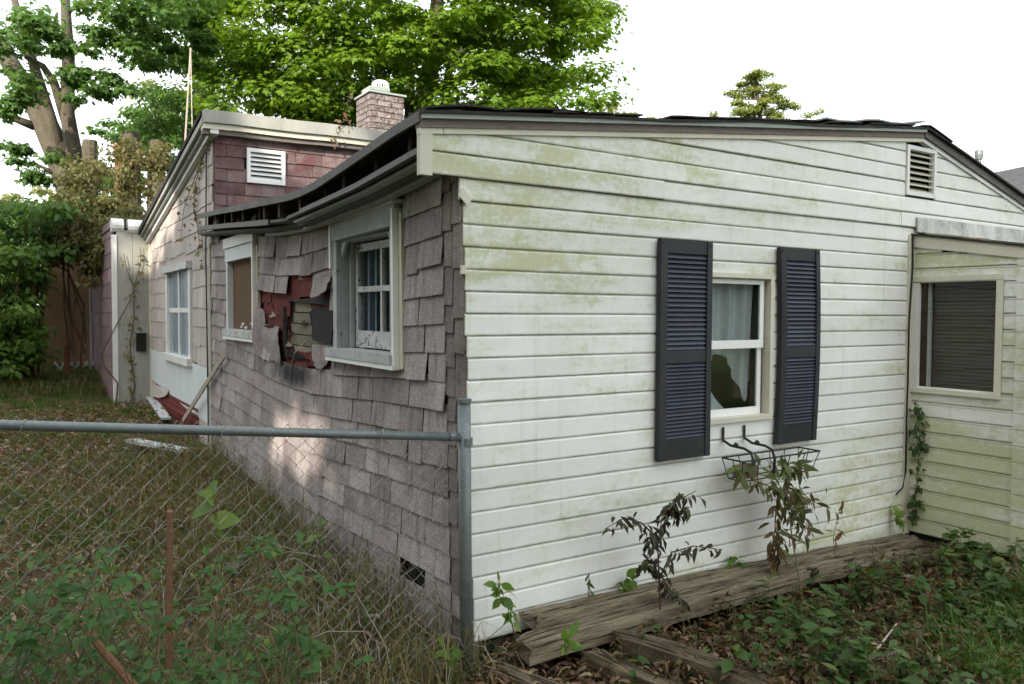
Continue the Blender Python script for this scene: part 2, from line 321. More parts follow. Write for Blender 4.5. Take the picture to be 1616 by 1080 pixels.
def leafmesh(name, v, M_, tint, mat, parent=None, **kw):
    n = len(v)//M_; me = bpy.data.meshes.new(name)
    if parent is not None: v = v-base_of(parent); loc = None
    else: loc = np.array([v[:, 0].mean(), v[:, 1].mean(), v[:, 2].min()]); v = v-loc
    me.vertices.add(len(v)); me.vertices.foreach_set('co', np.ascontiguousarray(v, np.float32).ravel())
    me.loops.add(len(v)); me.loops.foreach_set('vertex_index', np.arange(len(v), dtype=np.int32))
    me.polygons.add(n); me.polygons.foreach_set('loop_start', np.arange(n, dtype=np.int32)*M_); me.polygons.foreach_set('loop_total', np.full(n, M_, np.int32))
    at_ = me.attributes.new('tint', 'FLOAT', 'FACE'); at_.data.foreach_set('value', np.asarray(tint, np.float32))
    me.update(calc_edges=True)
    o = link(name, me, mat, parent)
    if loc is not None: o.location = loc; o['_w'] = [float(q) for q in loc]
    return props(o, **kw)
def rvec(n): return unit(RNG.normal(size=(n, 3)))
def clump_leaves(cs, rad, n, size, flat=.55, upbias=.9, jit=.5, droop=.5, shell=.35):
    """leaves spread over the domes of many clumps: cs (K,3), rad (K,), n per clump"""
    K = len(cs); d = rvec(K*n); d[:, 2] = np.where(d[:, 2] < -.25, -d[:, 2], d[:, 2])
    r = ((1-shell*RNG.random(K*n)**1.4)*np.abs(RNG.normal(1, .22, K*n)))[:, None]; rad_ = np.repeat(np.asarray(rad), n)[:, None]
    c = np.repeat(np.asarray(cs), n, 0)+d*r*rad_*np.array([1, 1, flat])
    nr = unit(d*.8+np.array([0, 0, upbias])+rvec(K*n)*jit)
    dr = d*np.array([1, 1, .1])+rvec(K*n)*.6+np.array([0, 0, -droop])
    sz = size*RNG.uniform(.65, 1.25, K*n)
    tint = np.clip(np.repeat(RNG.uniform(0, .75, K), n)*.55+RNG.uniform(0, .6, K*n)*.6+.10*d[:, 2], 0, 1)
    return c, nr, dr, sz, tint
def crown(name, cs, rad, n, size, tmpl, mat, parent=None, keep=None, **kw):
    c, nr, dr, sz, ti = clump_leaves(cs, rad, n, size, **{k: kw.pop(k) for k in list(kw) if k in ('flat', 'upbias', 'jit', 'droop', 'shell')})
    if keep is not None: k = keep(c); c, nr, dr, sz, ti = c[k], nr[k], dr[k], sz[k], ti[k]
    v, m = leaf_arrays(c, nr, dr, sz, tmpl); return leafmesh(name, v, m, ti, mat, parent, **kw)
def limb(mb, p, q, r0, r1, bow=.1, n=6, sides=8):
    p = np.asarray(p, float); q = np.asarray(q, float); L = np.linalg.norm(q-p); off = RNG.normal(size=3)*bow*L
    pts = []; rs = []
    for i in range(n):
        u = i/(n-1); pts.append(p+(q-p)*u+off*math.sin(math.pi*u)*.5+RNG.normal(size=3)*.012*L*(0 < i < n-1)); rs.append(r0+(r1-r0)*u)
    mb.tube(pts, rs, sides)
    return pts
_gt = [(-60, -.3), (-3, -.16), (-1, -.14), (0, -.12), (2, -.10), (5.6, .06), (10, .10), (13, .36), (20, .6), (60, 1.0)]
_gz = lerp_tab(_gt)
def gz(x, y):
    z = _gz(y) if x < .6 else -.13+(.0 if y < 0 else 0)
    n = .022*math.sin(x*3.1+y*1.7)+.018*math.sin(x*7.3-y*5.1)+.012*math.sin(x*13.7+y*11.9)
    return z+n
# ================= THE GROUND =================
def make_ground():
    xs = np.unique(np.concatenate([np.linspace(-300, -8, 12), np.linspace(-8, 8, 110), np.linspace(8, 300, 12)]))
    ys = np.unique(np.concatenate([np.linspace(-300, -6, 10), np.linspace(-6, 16, 150), np.linspace(16, 400, 14)]))
    v = [(x, y, gz(x, y)-.004) for y in ys for x in xs]; nx = len(xs)
    f = [(j*nx+i, j*nx+i+1, (j+1)*nx+i+1, (j+1)*nx+i) for j in range(len(ys)-1) for i in range(nx-1)]
    o = mesh('ground', v, f, M['soil'], smooth=True); o['kind'] = 'structure'
make_ground()

# ================= THE HOUSE =================
house = thing('house', (1.8, 5.0, -.1), 'neglected low house with mossy white siding in front and torn grey shingles along its side', 'house')
EX = .1036                      # exposure of one siding course
def lean(y): return float(np.interp(y, [0, .25, .9, 6], [.033, .026, .006, 0]))
sag = lerp_tab([(-.1, .02), (.35, 0), (1.0, -.03), (1.7, -.065), (2.4, -.10), (3.0, -.085), (3.8, -.03), (4.6, .02), (5.7, .07)])
def W(y, z, off=0.): return (-lean(y)*z-off, y, z)
def wq(mb, y0, y1, z00, z01, z10, z11, o0, o1, ob=None):
    """slab on the side wall: bottom z00 (at y0) z01 (at y1), top z10,z11; between offsets o0 (inside) and o1 (outside); ob = outside offset at the bottom"""
    ob = o1 if ob is None else ob
    a = [W(y0, z00, ob), W(y1, z01, ob), W(y1, z01, o0), W(y0, z00, o0), W(y0, z10, o1), W(y1, z11, o1), W(y1, z11, o0), W(y0, z10, o0)]
    return mb.hexa(a)
def wb(mb, y0, y1, z0, z1, o0, o1): return wq(mb, y0, y1, z0, z0, z1, z1, o0, o1)

# ---- front gable wall: white siding ----
def zroof(x): return 2.435+(x+.29)*.1113 if x < 3.62 else 2.870-(x-3.62)*.2532
wall_f = mesh('front_wall', *(lambda m: (m.v, m.f))(MB().box(.0, 1.5, .005, .09, -.02, 2.42).box(1.5, 2.09, .005, .09, -.02, .93).box(1.5, 2.09, .005, .09, 1.79, 2.6).box(2.09, 3.42, .005, .09, -.02, 2.66).box(3.42, 3.82, .005, .09, -.02, 2.4).box(3.82, 5.0, .005, .09, -.02, 2.44)), M['felt'], house)
def board(x0, x1, k, left_lean=True, jog=0.):
    z0 = k*EX; mb = MB(); prof = [(.004, .0), (-.0105, .0), (-.0118, .004), (-.0105, .090), (-.0095, .092), (-.002, .1015), (-.001, .1045), (.004, .1045)]
    dx = -.033*z0+rnd(-.006, .006) if left_lean else 0
    n = max(2, int((x1-x0)/.45)); xs = np.linspace(x0+dx, x1, n); ph = rnd(0, 6)
    mb.sweep(prof, xs, lambda x, u, v: (x, u-.0015*math.sin(x*2.1+ph)-jog, z0+v+.0018*math.sin(x*1.3+ph)))
    return mb.build('siding_board', M['siding'], wall_f)
def xclip(k):
    z = (k+.0)*EX+.085+.035
    return -.29+(z-2.435)/.1113, 3.62+(2.870-z)/.2532
for k in range(0, 27):
    xl, xr = xclip(k); z0 = k*EX
    if k <= 20:
        x0, ll = 0., True; x1 = 3.545
        if k == 20: x0 = -.02
        # window opening
        if z0+EX > .945 and z0 < 1.75:
            board(x0, 1.476, k, ll); board(2.078, x1, k, False)
        else:
            board(x0, x1, k, ll)
        if k >= 20: board(3.548, 6.0, k, False)
    else:
        x0 = max(-.235, xl-.5); x1 = min(xr+.3, 6.0); jg = .012
        if z0+EX > 2.39 and z0 < 2.745:     # louvre vent in the way
            seam = 1.17 if k in (22, 23) else None
            if seam: board(x0, seam, k, False, jg); board(seam+.003, 3.435, k, False, jg-.004)
            else: board(x0, 3.435, k, False, jg)
            if x1 > 3.83: board(3.81, x1, k, False, jg)
        elif k == 21:
            board(x0, 1.17, k, False, jg); board(1.172, 3.40, k, False, jg-.004); board(3.402, x1, k, False, jg)
        else: board(x0, x1, k, False, jg)
# left return of the gable: vertical trim, broken bit of trim below
MB().box(-.295, -.235, -.034, .0, 2.165, 2.36).build('trim_board', M['cream'], house)
m = MB(); m.hexa([(-.10, -.03, 2.09), (-.055, -.03, 2.045), (-.045, -.01, 2.06), (-.09, -.01, 2.105), (-.075, -.03, 2.125), (-.03, -.03, 2.08), (-.02, -.01, 2.09), (-.065, -.01, 2.135)]); m.build('bent_trim_end', M['cream'], house)
MB().box(-.078, -.056, -.02, -.003, 1.735, 1.775).build('trim_scrap', M['cream'], house)
# rake boards, both slopes
def rake(name, za, zb, y0, y1, mat, xs, wav=0.):
    m = MB(); ph = rnd(0, 5)
    m.sweep([(y0, za), (y1, za), (y1, zb), (y0, zb)], xs, lambda x, u, v: (x, u, zroof(x)+v+wav*math.sin(x*5+ph)*(1 if v > -.03 else .0)))
    m.build(name, mat, house)
XL = list(np.linspace(-.297, 3.62, 24)); XR = list(np.linspace(3.62, 6.6, 16))
rake('rake_trim', -.092, -.066, -.036, -.0, M['cream'], list(np.linspace(-.18, 3.62, 20)))
rake('rake_trim', -.092, -.066, -.035, -.0, M['cream'], list(np.linspace(-.297, -.183, 3)))
rake('rake_board', -.066, -.030, -.044, .01, M['brownboard'], XL, .0)
rake('drip_edge', -.030, -.002, -.064, .01, M['drip'], XL, .002)
rake('rake_trim', -.092, -.062, -.036, -.0, M['white'], XR)
rake('rake_board', -.062, -.002, -.052, .01, M['darktrim'], XR, .0)
# ---- roof over the front part ----
redge_x = lerp_tab([(-.2, -.30), (2.6, -.29), (5.4, -.16)])
redge_z = lerp_tab([(-.2, 2.435), (0, 2.433), (.27, 2.418), (.58, 2.388), (.94, 2.356), (1.36, 2.321), (1.66, 2.313), (1.92, 2.318), (2.44, 2.348), (3.3, 2.406), (4.14, 2.47), (5.5, 2.565)])
def make_roof():
    ys = np.linspace(-.075, 5.58, 36); us = np.concatenate([np.linspace(0, 1, 14), [1.12, 1.4, 1.75]]); top = []; nu = len(us)
    for y in ys:
        xe, ze = redge_x(y), redge_z(y)
        for u in us:
            if u <= 1: x = xe+(3.62-xe)*u; z = ze+(2.870-ze)*u-(.10*u*(1-u)*max(0, y-1)*.6)
            else: x = 3.62+(u-1)*4.0; z = 2.870-(u-1)*4.0*.2532
            top.append((x, y, z+.004+(.008*math.sin(x*4.3+y*2)*math.sin(y*3.7+x) if u > 0 else 0)))
    n = len(top); v = top+[(p[0], p[1]+.0, p[2]-.014) for p in top]
    f = []
    for j in range(len(ys)-1):
        for i in range(nu-1):
            a = j*nu+i; f.append((a, a+1, a+1+nu, a+nu)); f.append((n+a+nu, n+a+1+nu, n+a+1, n+a))
    for i in range(nu-1): f.append((i+1, i, n+i, n+i+1)); a = (len(ys)-1)*nu+i; f.append((a, a+1, n+a+1, n+a))
    for j in range(len(ys)-1): a = j*nu; f.append((a, a+nu, n+a+nu, n+a)); b = a+nu-1; f.append((b+nu, b, n+b, n+b+nu))
    r = mesh('roof', v, f, M['blackroof'], house)
    # curled edge of the roofing felt seen along the front rake
    for k in range(15):
        x = -.2+k*.26+rnd(-.1, .1); L = rnd(.14, .5); h = rnd(.001, .006) if 1 < k else .014
        mb = MB(); xs = np.linspace(x, x+L, 5)
        mb.sweep([(-.085, 0), (.10, 0), (.10, .01), (-.085, .008)], xs, lambda q, u, vv: (q, u, zroof(q)+.008+vv+h*math.sin(math.pi*(q-x)/L)*(1 if u < 0 else .3)))
        mb.build('roll_roofing_edge', M['blackroof'], r)
    mb = MB(); mb.sweep([(-.06, 0), (.5, .01), (.5, .018), (-.06, .010)], np.linspace(2.5, 3.6, 9), lambda q, u, vv: (q, u, zroof(q)+.030+vv+.010*math.sin(q*11)))
    mb.build('roof_patch', M['drip'], r)
    return r
roof = make_roof()
# roof edge board along the side eave
ys_e = list(np.linspace(-.04, 5.5, 40))
MB().sweep([(0, -.042), (.018, -.042), (.018, .004), (0, .004)], ys_e, lambda y, u, v: (redge_x(y)-.006+u, y, redge_z(y)+v)).build('eave_drip_edge', M['darktrim'], house)
# rafter tails in the open, rotten eave
sof_z = lerp_tab([(-.1, 2.29), (.06, 2.28), (.51, 2.245), (.81, 2.222), (1.4, 2.20), (1.95, 2.18), (2.2, 2.18), (3.02, 2.24), (4.06, 2.32), (5.5, 2.425)])
for y in np.arange(.18, 5.5, .405):
    y = y+rnd(-.04, .04); z0 = sof_z(y)+.02; z1 = redge_z(y)-.025; xe = redge_x(y)+rnd(.02, .09)
    MB().hexa([(xe, y, z0+rnd(0, .02)), (.05, y, z0), (.05, y+.042, z0), (xe, y+.042, z0), (xe, y, z1), (.05, y, z1+.02), (.05, y+.042, z1+.02), (xe, y+.042, z1)]).build('rafter_tail', M['darkwood'], house)
for y, L in ((4.55, .22), (3.75, .3), (3.2, .2), (2.75, .28)):
    z0 = sof_z(y)+.012; MB().hexa([(-.17, y, z0), (-.15, y, z0), (-.15, y+L, z0), (-.17, y+L, z0), (-.16, y, z0+rnd(.05, .08)), (-.14, y, z0+.07), (-.14, y+L, z0+rnd(.03, .07)), (-.16, y+L, z0+.05)]).build('rotten_blocking', M['darkwood'], house)
# soffit ledge, in two lengths where the eave has broken
def ledge(name, y0, y1, n, prof, mat, fz, fx=lambda y: 0., dz=0.):
    MB().sweep(prof, np.linspace(y0, y1, n), lambda y, u, v: (u+fx(y), y, fz(y)+v+dz)).build(name, mat, house)
ledge('soffit_board', .0, 2.05, 14, [(-.262, -.006), (-.02, -.012), (-.02, .008), (-.262, .014)], M['darktrim'], sof_z)
ledge('soffit_lip', .0, 1.75, 14, [(-.276, -.012), (-.262, -.016), (-.262, .018), (-.270, .020)], M['darktrim'], sof_z)
fx2 = lambda y: .09*min(1, max(0, (y-2.2)/3.0))
ledge('soffit_board', 2.12, 5.5, 16, [(-.235, -.006), (-.02, -.012), (-.02, .008), (-.235, .014)], M['darktrim'], sof_z, fx2)
ledge('soffit_lip', 2.6, 5.5, 12, [(-.250, -.022), (-.235, -.026), (-.235, .018), (-.243, .020)], M['darktrim'], sof_z, fx2)
fr_z = lerp_tab([(0, 2.245), (.45, 2.225), (1.0, 2.195), (1.8, 2.155), (2.3, 2.15), (2.94, 2.17), (3.68, 2.225), (5.3, 2.335), (5.6, 2.35)])
ledge('frieze_trim', .0, 5.55, 30, [(-.105, .0), (-.02, -.004), (-.02, .06), (-.12, .035), (-.12, .015)], M['darktrim'], fr_z)
ledge('frieze_channel', .0, 3.3, 20, [(-.064, -.026), (-.050, -.028), (-.050, .0), (-.068, .0)], M['perf'], fr_z)
for xa, dz, y1_, mt in ((-.215, -.034, 2.0, 'drip'), (-.165, -.050, 2.05, 'darktrim'), (-.118, -.064, 2.1, 'drip')): ledge('soffit_bead', .0, y1_, 14, [(xa-.016, dz), (xa+.03, dz-.004), (xa+.03, dz+.022), (xa-.016, dz+.016)], M[mt], sof_z)

# ---- side wall: sheathing, shingles, windows, the torn hole ----
W1 = (.76, 1.80, 1.25, 2.14); W2 = (3.74, 4.86, 1.29, 2.24)
side = MB()
def seg(y0, y1, z0, z1, mb):
    for a in np.arange(y0, y1-1e-6, .35): wb(mb, a, min(a+.35, y1), z0, z1, -.12, -.032)
seg(.004, .86, -.1, 2.33, side); seg(.86, 1.72, -.1, 1.30, side); seg(.86, 1.72, 2.05, 2.30, side); seg(1.72, 3.84, -.1, 2.28, side); seg(3.84, 4.74, -.1, 1.36, side); seg(3.84, 4.74, 2.12, 2.35, side); seg(4.74, 5.58, .0, 2.38, side)
wall_s = side.build('side_wall', M['felt'], house)
hole_poly = [(3.78, 1.78), (2.83, 1.745), (2.72, 1.85), (2.32, 1.84), (2.16, 1.87), (2.12, 1.70), (1.86, 1.70), (1.82, 1.24), (2.16, 1.17), (3.3, 1.15), (3.64, 1.45)]
def inside(py, pz, poly):
    c = False; n = len(poly)
    for i in range(n):
        (a, b), (d, e) = poly[i], poly[(i+1) % n]
        if (b > pz) != (e > pz) and py < (d-a)*(pz-b)/(e-b)+a: c = not c
    return c
nsh = 0
def shingle(y0, y1, zb, h, curl=0., drop=0., name='shingle', mat='shingle', parent=None, base=.0):
    global nsh
    mb = MB(); o = .002+base; t = .005
    j0, j1 = rnd(-.003, .003)+drop, rnd(-.003, .003)+drop; ob = .014+rnd(0, .005)+curl+base
    s0, s1 = sag(y0), sag(y1); tl = rnd(-.003, .003)
    pts = []
    for (y, z, out) in ((y0+tl, zb+s0-j0, ob), (y1+tl, zb+s1-j1, ob+rnd(-.002, .006)), (y1, zb+s1+h*.55, o+.5*(ob-o)), (y0, zb+s0+h*.55, o+.5*(ob-o)), (y1, zb+s1+h, o), (y0, zb+s0+h, o)): pts.append((y, z, out))
    fr = [W(y, z, out+t) for y, z, out in pts]; bk = [W(y, z, out) for y, z, out in pts]
    f = [(0, 1, 2, 3), (3, 2, 4, 5), (6+3, 6+2, 6+1, 6), (6+5, 6+4, 6+2, 6+3), (0, 6, 7, 1), (1, 7, 8, 2), (2, 8, 10, 4), (4, 10, 11, 5), (5, 11, 9, 3), (3, 9, 6, 0)]
    nsh += 1
    return mesh(name, fr+bk, f, M[mat], wall_s if parent is None else parent)
CE = .142
for k in range(-1, 16):
    zb = .08+CE*k; y = .19; first = True
    while y < 5.58:
        wd = random.choice([.17, .24, .28, .30, .31, .33, .34, .42]) if k < 15 else .3
        if first: wd = rnd(.12, .34); first = False
        if y > 4.9: wd *= .8
        y1 = min(y+wd, 5.60); g = .006 if random.random() < .85 else .014
        a, b = y, y1-g; zc = zb+sag((a+b)/2)+CE*.5; skip = False; clip = None
        pieces = [(a, b, CE+.03)]
        for (wy0, wy1, wz0, wz1) in (W1, W2):
            if not (zc+CE*.35 > wz0-.05 and zc-CE*.35 < wz1+.02): continue
            out = []
            for (pa, pb, ph) in pieces:
                if pb < wy0-.01 or pa > wy1+.01: out.append((pa, pb, ph)); continue
                if pa < wy0-.05: out.append((pa, wy0-.062 if wz0 == W1[2] else wy0-.012, ph))
                if pb > wy1+.05: out.append((wy1+.012, pb, ph))
                lo = zb+sag((pa+pb)/2)
                if lo < wz0-.02: out.append((max(pa, wy0-.06), min(pb, wy1+.01), wz0-.002-lo))
            pieces = out
        if inside((a+b)/2, zc, hole_poly): pieces = []
        if zc+CE*.5 > fr_z((a+b)/2)+.07: pieces = []
        if .46 < (a+b)/2 < .86 and k == 0 and a > .4: pieces = []     # the missing tab low by the corner
        if k == -1 and random.random() < .25 and y > .8: pieces = []
        for (pa, pb, ph) in pieces:
            if pb-pa < .03: continue
            curl = 0.
            if ph > CE:
                if random.random() < .07: curl = rnd(.006, .016)
                if 1.2 < zc < 1.9 and 2.0 < y < 3.7: curl += rnd(.004, .018)
            shingle(pa, pb, zb, ph, curl, drop=(rnd(0, .03) if k == -1 else (rnd(0, .016) if random.random() < .07 else 0)))
        y = y1
# corner caps, two columns of short cut pieces
for col, (ya, yb) in enumerate(((.096, .185), (.0, .088))):
    z = -.11
    while z < 2.2:
        h = rnd(.10, .20) if col == 0 else rnd(.12, .24)
        mb = MB(); wq(mb, ya, yb, z+rnd(-.004, .004), z+rnd(-.004, .004), min(z+h, 2.24)+.012, min(z+h, 2.24)+.012, -.03, .006, .014+rnd(0, .006)); mb.build('corner_shingle', M['oldcap'], wall_s); z += h
# --- the hole: old red shingles, felt, bare mossy boards, loose flaps
for y0, y1, z0, z1 in ((1.90, 2.28, 1.70, 1.93), (2.28, 2.62, 1.68, 1.92), (2.62, 2.95, 1.64, 1.86), (2.95, 3.4, 1.62, 1.80), (3.4, 3.74, 1.64, 1.8), (2.88, 3.22, 1.52, 1.625), (3.22, 3.66, 1.50, 1.615), (2.95, 3.3, 1.40, 1.51), (3.3, 3.66, 1.38, 1.50), (2.9, 3.3, 1.28, 1.395), (2.15, 2.45, 1.17, 1.25), (2.46, 2.78, 1.16, 1.24), (2.8, 3.2, 1.14, 1.27), (1.86, 2.2, 1.17, 1.31), (1.87, 2.1, 1.59, 1.70), (2.1, 2.4, 1.58, 1.69)):
    mb = MB(); wq(mb, y0, y1-.006, z0+rnd(-.012, .012), z0+rnd(-.012, .012), z1+.02, z1+.02, -.030, -.016, rnd(-.014, -.004)); mb.build('old_red_shingle', M['oldred'], wall_s)
zz = 1.215
for i in range(5):
    mb = MB(); wq(mb, 2.08, 2.98-.05*i, zz+.004, zz+.012, zz+.079, zz+.086, -.09, -.0255+rnd(0, .006)); mb.build('sheathing_board', M['mossboard'], wall_s); zz += .083
for y0, y1, z0, z1, ob, ot in ((1.86, 2.36, 1.60, 1.66, .012, -.01), (2.3, 2.9, 1.62, 1.655, .006, -.014)):
    mb = MB(); wq(mb, y0, y1, z0, z0+.02, z1, z1, -.02, ot, ob); mb.build('torn_felt', M['felt'], wall_s)
def flap(name, pts, mat, t=.005):
    q = []; n = len(pts)
    for i in range(n):
        a, b = np.array(pts[i]), np.array(pts[(i+1) % n]); k = 5
        for j in range(k): u = j/k; q.append(tuple(a+(b-a)*u+(np.array([rnd(-.012, .012), rnd(-.010, .010), rnd(-.003, .004)]) if j else 0)))
    pts = q
    fr = [W(y, z, o+t) for y, z, o in pts]; bk = [W(y, z, o) for y, z, o in pts]; n = len(pts)
    f = [tuple(range(n)), tuple(range(2*n-1, n-1, -1))]+[(i, n+i, n+(i+1) % n, (i+1) % n) for i in range(n)]
    mesh(name, fr+bk, f, M[mat], wall_s)
flap('torn_felt', [(1.83, 1.60, -.01), (2.30, 1.59, -.005), (2.32, 1.55, .01), (2.20, 1.36, .03), (1.83, 1.34, .03)], 'felt')
flap('loose_shingle', [(1.84, 1.345, .01), (2.24, 1.33, .02), (2.2, 1.24, .035), (2.12, 1.15, .03), (1.95, 1.20, .02), (1.84, 1.27, .02)], 'shingle')
flap('loose_shingle', [(3.10, 1.44, .01), (3.55, 1.42, .015), (3.56, 1.3, .02), (3.35, 1.17, .02), (3.0, 1.14, .025), (2.98, 1.25, .04), (3.04, 1.36, .035)], 'shingle')
flap('loose_shingle', [(1.84, 1.80, .02), (2.13, 1.80, .03), (2.16, 1.66, .06), (2.04, 1.655, .07), (1.86, 1.70, .05)], 'shingle')
flap('torn_felt', [(2.97, 1.60, -.01), (3.01, 1.59, .0), (2.98, 1.36, .012), (2.93, 1.20, .012), (2.89, 1.22, .0), (2.94, 1.4, -.01)], 'felt')
for _ in range(26):      # splinters, curled scraps and crumbs around the tear
    yy, zz2 = rnd(1.9, 3.5), rnd(1.16, 1.8)
    if inside(yy, zz2, hole_poly): flap('splinter', [(yy, zz2, -.012), (yy+rnd(.02, .14), zz2+rnd(-.03, .03), rnd(-.01, .02)), (yy+rnd(.0, .1), zz2+rnd(.01, .05), -.008)], random.choice(['mossboard', 'felt', 'oldred', 'darkwood']), .003)
flap('torn_felt', [(2.42, 1.20, -.01), (2.95, 1.19, .0), (2.9, 1.25, .01), (2.74, 1.28, .02), (2.55, 1.24, .01)], 'felt')
flap('curled_shingle', [(3.56, 1.56, .0), (3.68, 1.60, .03), (3.68, 1.40, .07), (3.70, 1.24, .06), (3.46, 1.14, .03), (3.50, 1.3, .0)], 'shingle')
MB().tube([W(2.36, 1.36, .02), W(2.44, 1.26, .09), W(2.60, 1.14, .07)], .004, 5).build('dangling_wire', M['lath'], wall_s)

# --- window with four panes (near the corner)
def win_part(win, name, mat, y0, y1, z0, z1, o0, o1, tilt=0.):
    mb = MB(); wq(mb, y0, y1, z0+tilt*(y0-1.2), z0+tilt*(y1-1.2), z1+tilt*(y0-1.2), z1+tilt*(y1-1.2), o0, o1); return mb.build(name, M[mat], win)
def window_old():
    y0, y1, z0, z1 = W1; T = -.015
    m = MB(); wb(m, y0+.02, y0+.10, z0+.07, z1-.11, -.03, .035); win = m.build('window', M['peel'], house, label='paint-peeling four-pane window with a wide grey header near the house corner')
    win_part(win, 'casing', 'peel', y1-.085, y1-.02, z0+.07, z1-.11, -.03, .034, 0)
    win_part(win, 'header', 'peel', y0+.0, y1-.01, z1-.115, z1+.0, -.03, .045, T)
    win_part(win, 'drip_flange', 'perf', y0-.02, y1+.015, z1+.023, z1+.042, -.02, .05, T); win_part(win, 'drip_channel', 'vinyl', y0-.02, y1+.015, z1+.0, z1+.022, -.02, .065, T)
    win_part(win, 'sill', 'peel', y0+.015, y1+.03, z0+.02, z0+.075, -.10, .075, 0)
    win_part(win, 'sill_trim', 'vinyl', y0-.01, y1+.045, z0-.008, z0+.018, -.01, .068, 0)
    win_part(win, 'side_channel', 'vinyl', y0-.012, y0+.018, z0+.0, z1-.02, -.01, .060, 0)
    win_part(win, 'side_flashing', 'cream', y0-.060, y0-.013, z0-.0, z1-.045, -.0, .028, 0)
    win_part(win, 'side_channel', 'vinyl', y1-.016, y1+.012, z1-.3, z1-.01, -.01, .050, 0)
    # deep reveal
    win_part(win, 'jamb', 'peel', y1-.10, y1-.088, z0+.076, z1-.118, -.16, .0); win_part(win, 'jamb', 'peel', y0+.101, y0+.115, z0+.076, z1-.118, -.16, .0)
    win_part(win, 'jamb', 'peel', y1-.135, y1-.104, z0+.076, z1-.118, -.07, -.045); win_part(win, 'head_jamb', 'peel', y0+.116, y1-.10, z1-.135, z1-.120, -.16, .0)
    for yy, s in ((y1-.10, -1), (y0+.115, 1)):
        m = MB(); z = z1-.136; a = [W(yy, z, .006), W(yy+s*.085, z, .006), W(yy, z-.10, .006), W(yy, z, -.012), W(yy+s*.085, z, -.012), W(yy, z-.10, -.012)]
        m.add(a, [(0, 1, 2), (5, 4, 3), (0, 3, 4, 1), (1, 4, 5, 2), (2, 5, 3, 0)]); m.build('corner_bracket', M['peel'], win)
    a, b, c, d = y0+.125, y1-.14, z0+.085, z1-.15; o0, o1 = -.115, -.075
    win_part(win, 'sash_stile', 'peelwhite', a, a+.04, c, d, o0, o1); win_part(win, 'sash_stile', 'peelwhite', b-.04, b, c, d, o0, o1)
    win_part(win, 'sash_rail', 'peelwhite', a+.04, b-.04, d-.045, d, o0, o1-.002); win_part(win, 'sash_rail', 'peelwhite', a+.04, b-.04, c, c+.105, o0, o1+.004)
    ym = (a+b)/2-.02; zm = (c+d)/2+.04
    win_part(win, 'muntin', 'peelwhite', ym-.014, ym+.014, c+.105, d-.045, o0+.01, o1-.004); win_part(win, 'muntin', 'peelwhite', a+.04, b-.04, zm-.017, zm+.017, o0+.008, o1+.002)
    for (pa, pb) in ((a+.04, ym-.014), (ym+.014, b-.04)):
        for (pc, pd) in ((c+.105, zm-.017), (zm+.017, d-.045)): win_part(win, 'pane', 'oldglass', pa, pb, pc, pd, o0+.018, o0+.022)
    m = MB(); n = 40
    m.sweep([(0, 0), (0, d-c-.04), (.004, d-c-.04), (.004, 0)], np.linspace(a, b, n), lambda y, u, v: (.123+.005*math.sin(y*55)+u, y, c+.02+v)); m.build('curtain', M['bluecurtain'], win)
    # peeled putty crumbs along the bottom rail
    for i in range(9):
        yy = rnd(a, b-.06); zz_ = c+rnd(.0, .085); mb = MB(); wq(mb, yy, yy+rnd(.03, .09), zz_, zz_+rnd(-.01, .01), zz_+rnd(.008, .02), zz_+rnd(.006, .02), o1+.0, o1+.012); mb.build('paint_flake', M['peelwhite'], win)
window_old()
# --- boarded window further along
def window_boarded():
    y0, y1, z0, z1 = W2
    m = MB(); wb(m, y0+.03, y0+.10, z0+.10, z1-.20, -.03, .03); win = m.build('window', M['peelwhite'], house, label='boarded window of brown plywood in a white frame further along the side')
    win_part(win, 'casing', 'sheet', y1-.085, y1-.03, z0+.10, z1-.20, -.03, .03)
    win_part(win, 'header', 'sheet', y0+.02, y1-.01, z1-.20, z1-.075, -.03, .035); win_part(win, 'header', 'white', y0, y1, z1-.072, z1+.02, -.03, .05)
    win_part(win, 'sill', 'peelwhite', y0+.0, y1+.03, z0+.03, z0+.10, -.08, .06); win_part(win, 'sill_trim', 'vinyl', y0-.02, y1+.04, z0-.0, z0+.027, -.02, .055)
    win_part(win, 'side_channel', 'vinyl', y0-.005, y0+.028, z0+.03, z1-.08, -.02, .055); win_part(win, 'side_flashing', 'lath', y0-.06, y0-.008, z0+.03, z1-.11, -.0, .025)
    win_part(win, 'cover_board', 'board2', y0+.10, y1-.085, z0+.10, z1-.20, -.10, -.025)
    for i in range(7):
        yy = rnd(y0+.1, y1-.3); zz_ = z0+.10+rnd(0, .05); mb = MB(); wq(mb, yy, yy+rnd(.05, .14), zz_, zz_, zz_+rnd(.01, .04), zz_+rnd(.01, .04), -.03, -.018); mb.build('paint_flake', M['peelwhite'], win)
window_boarded()

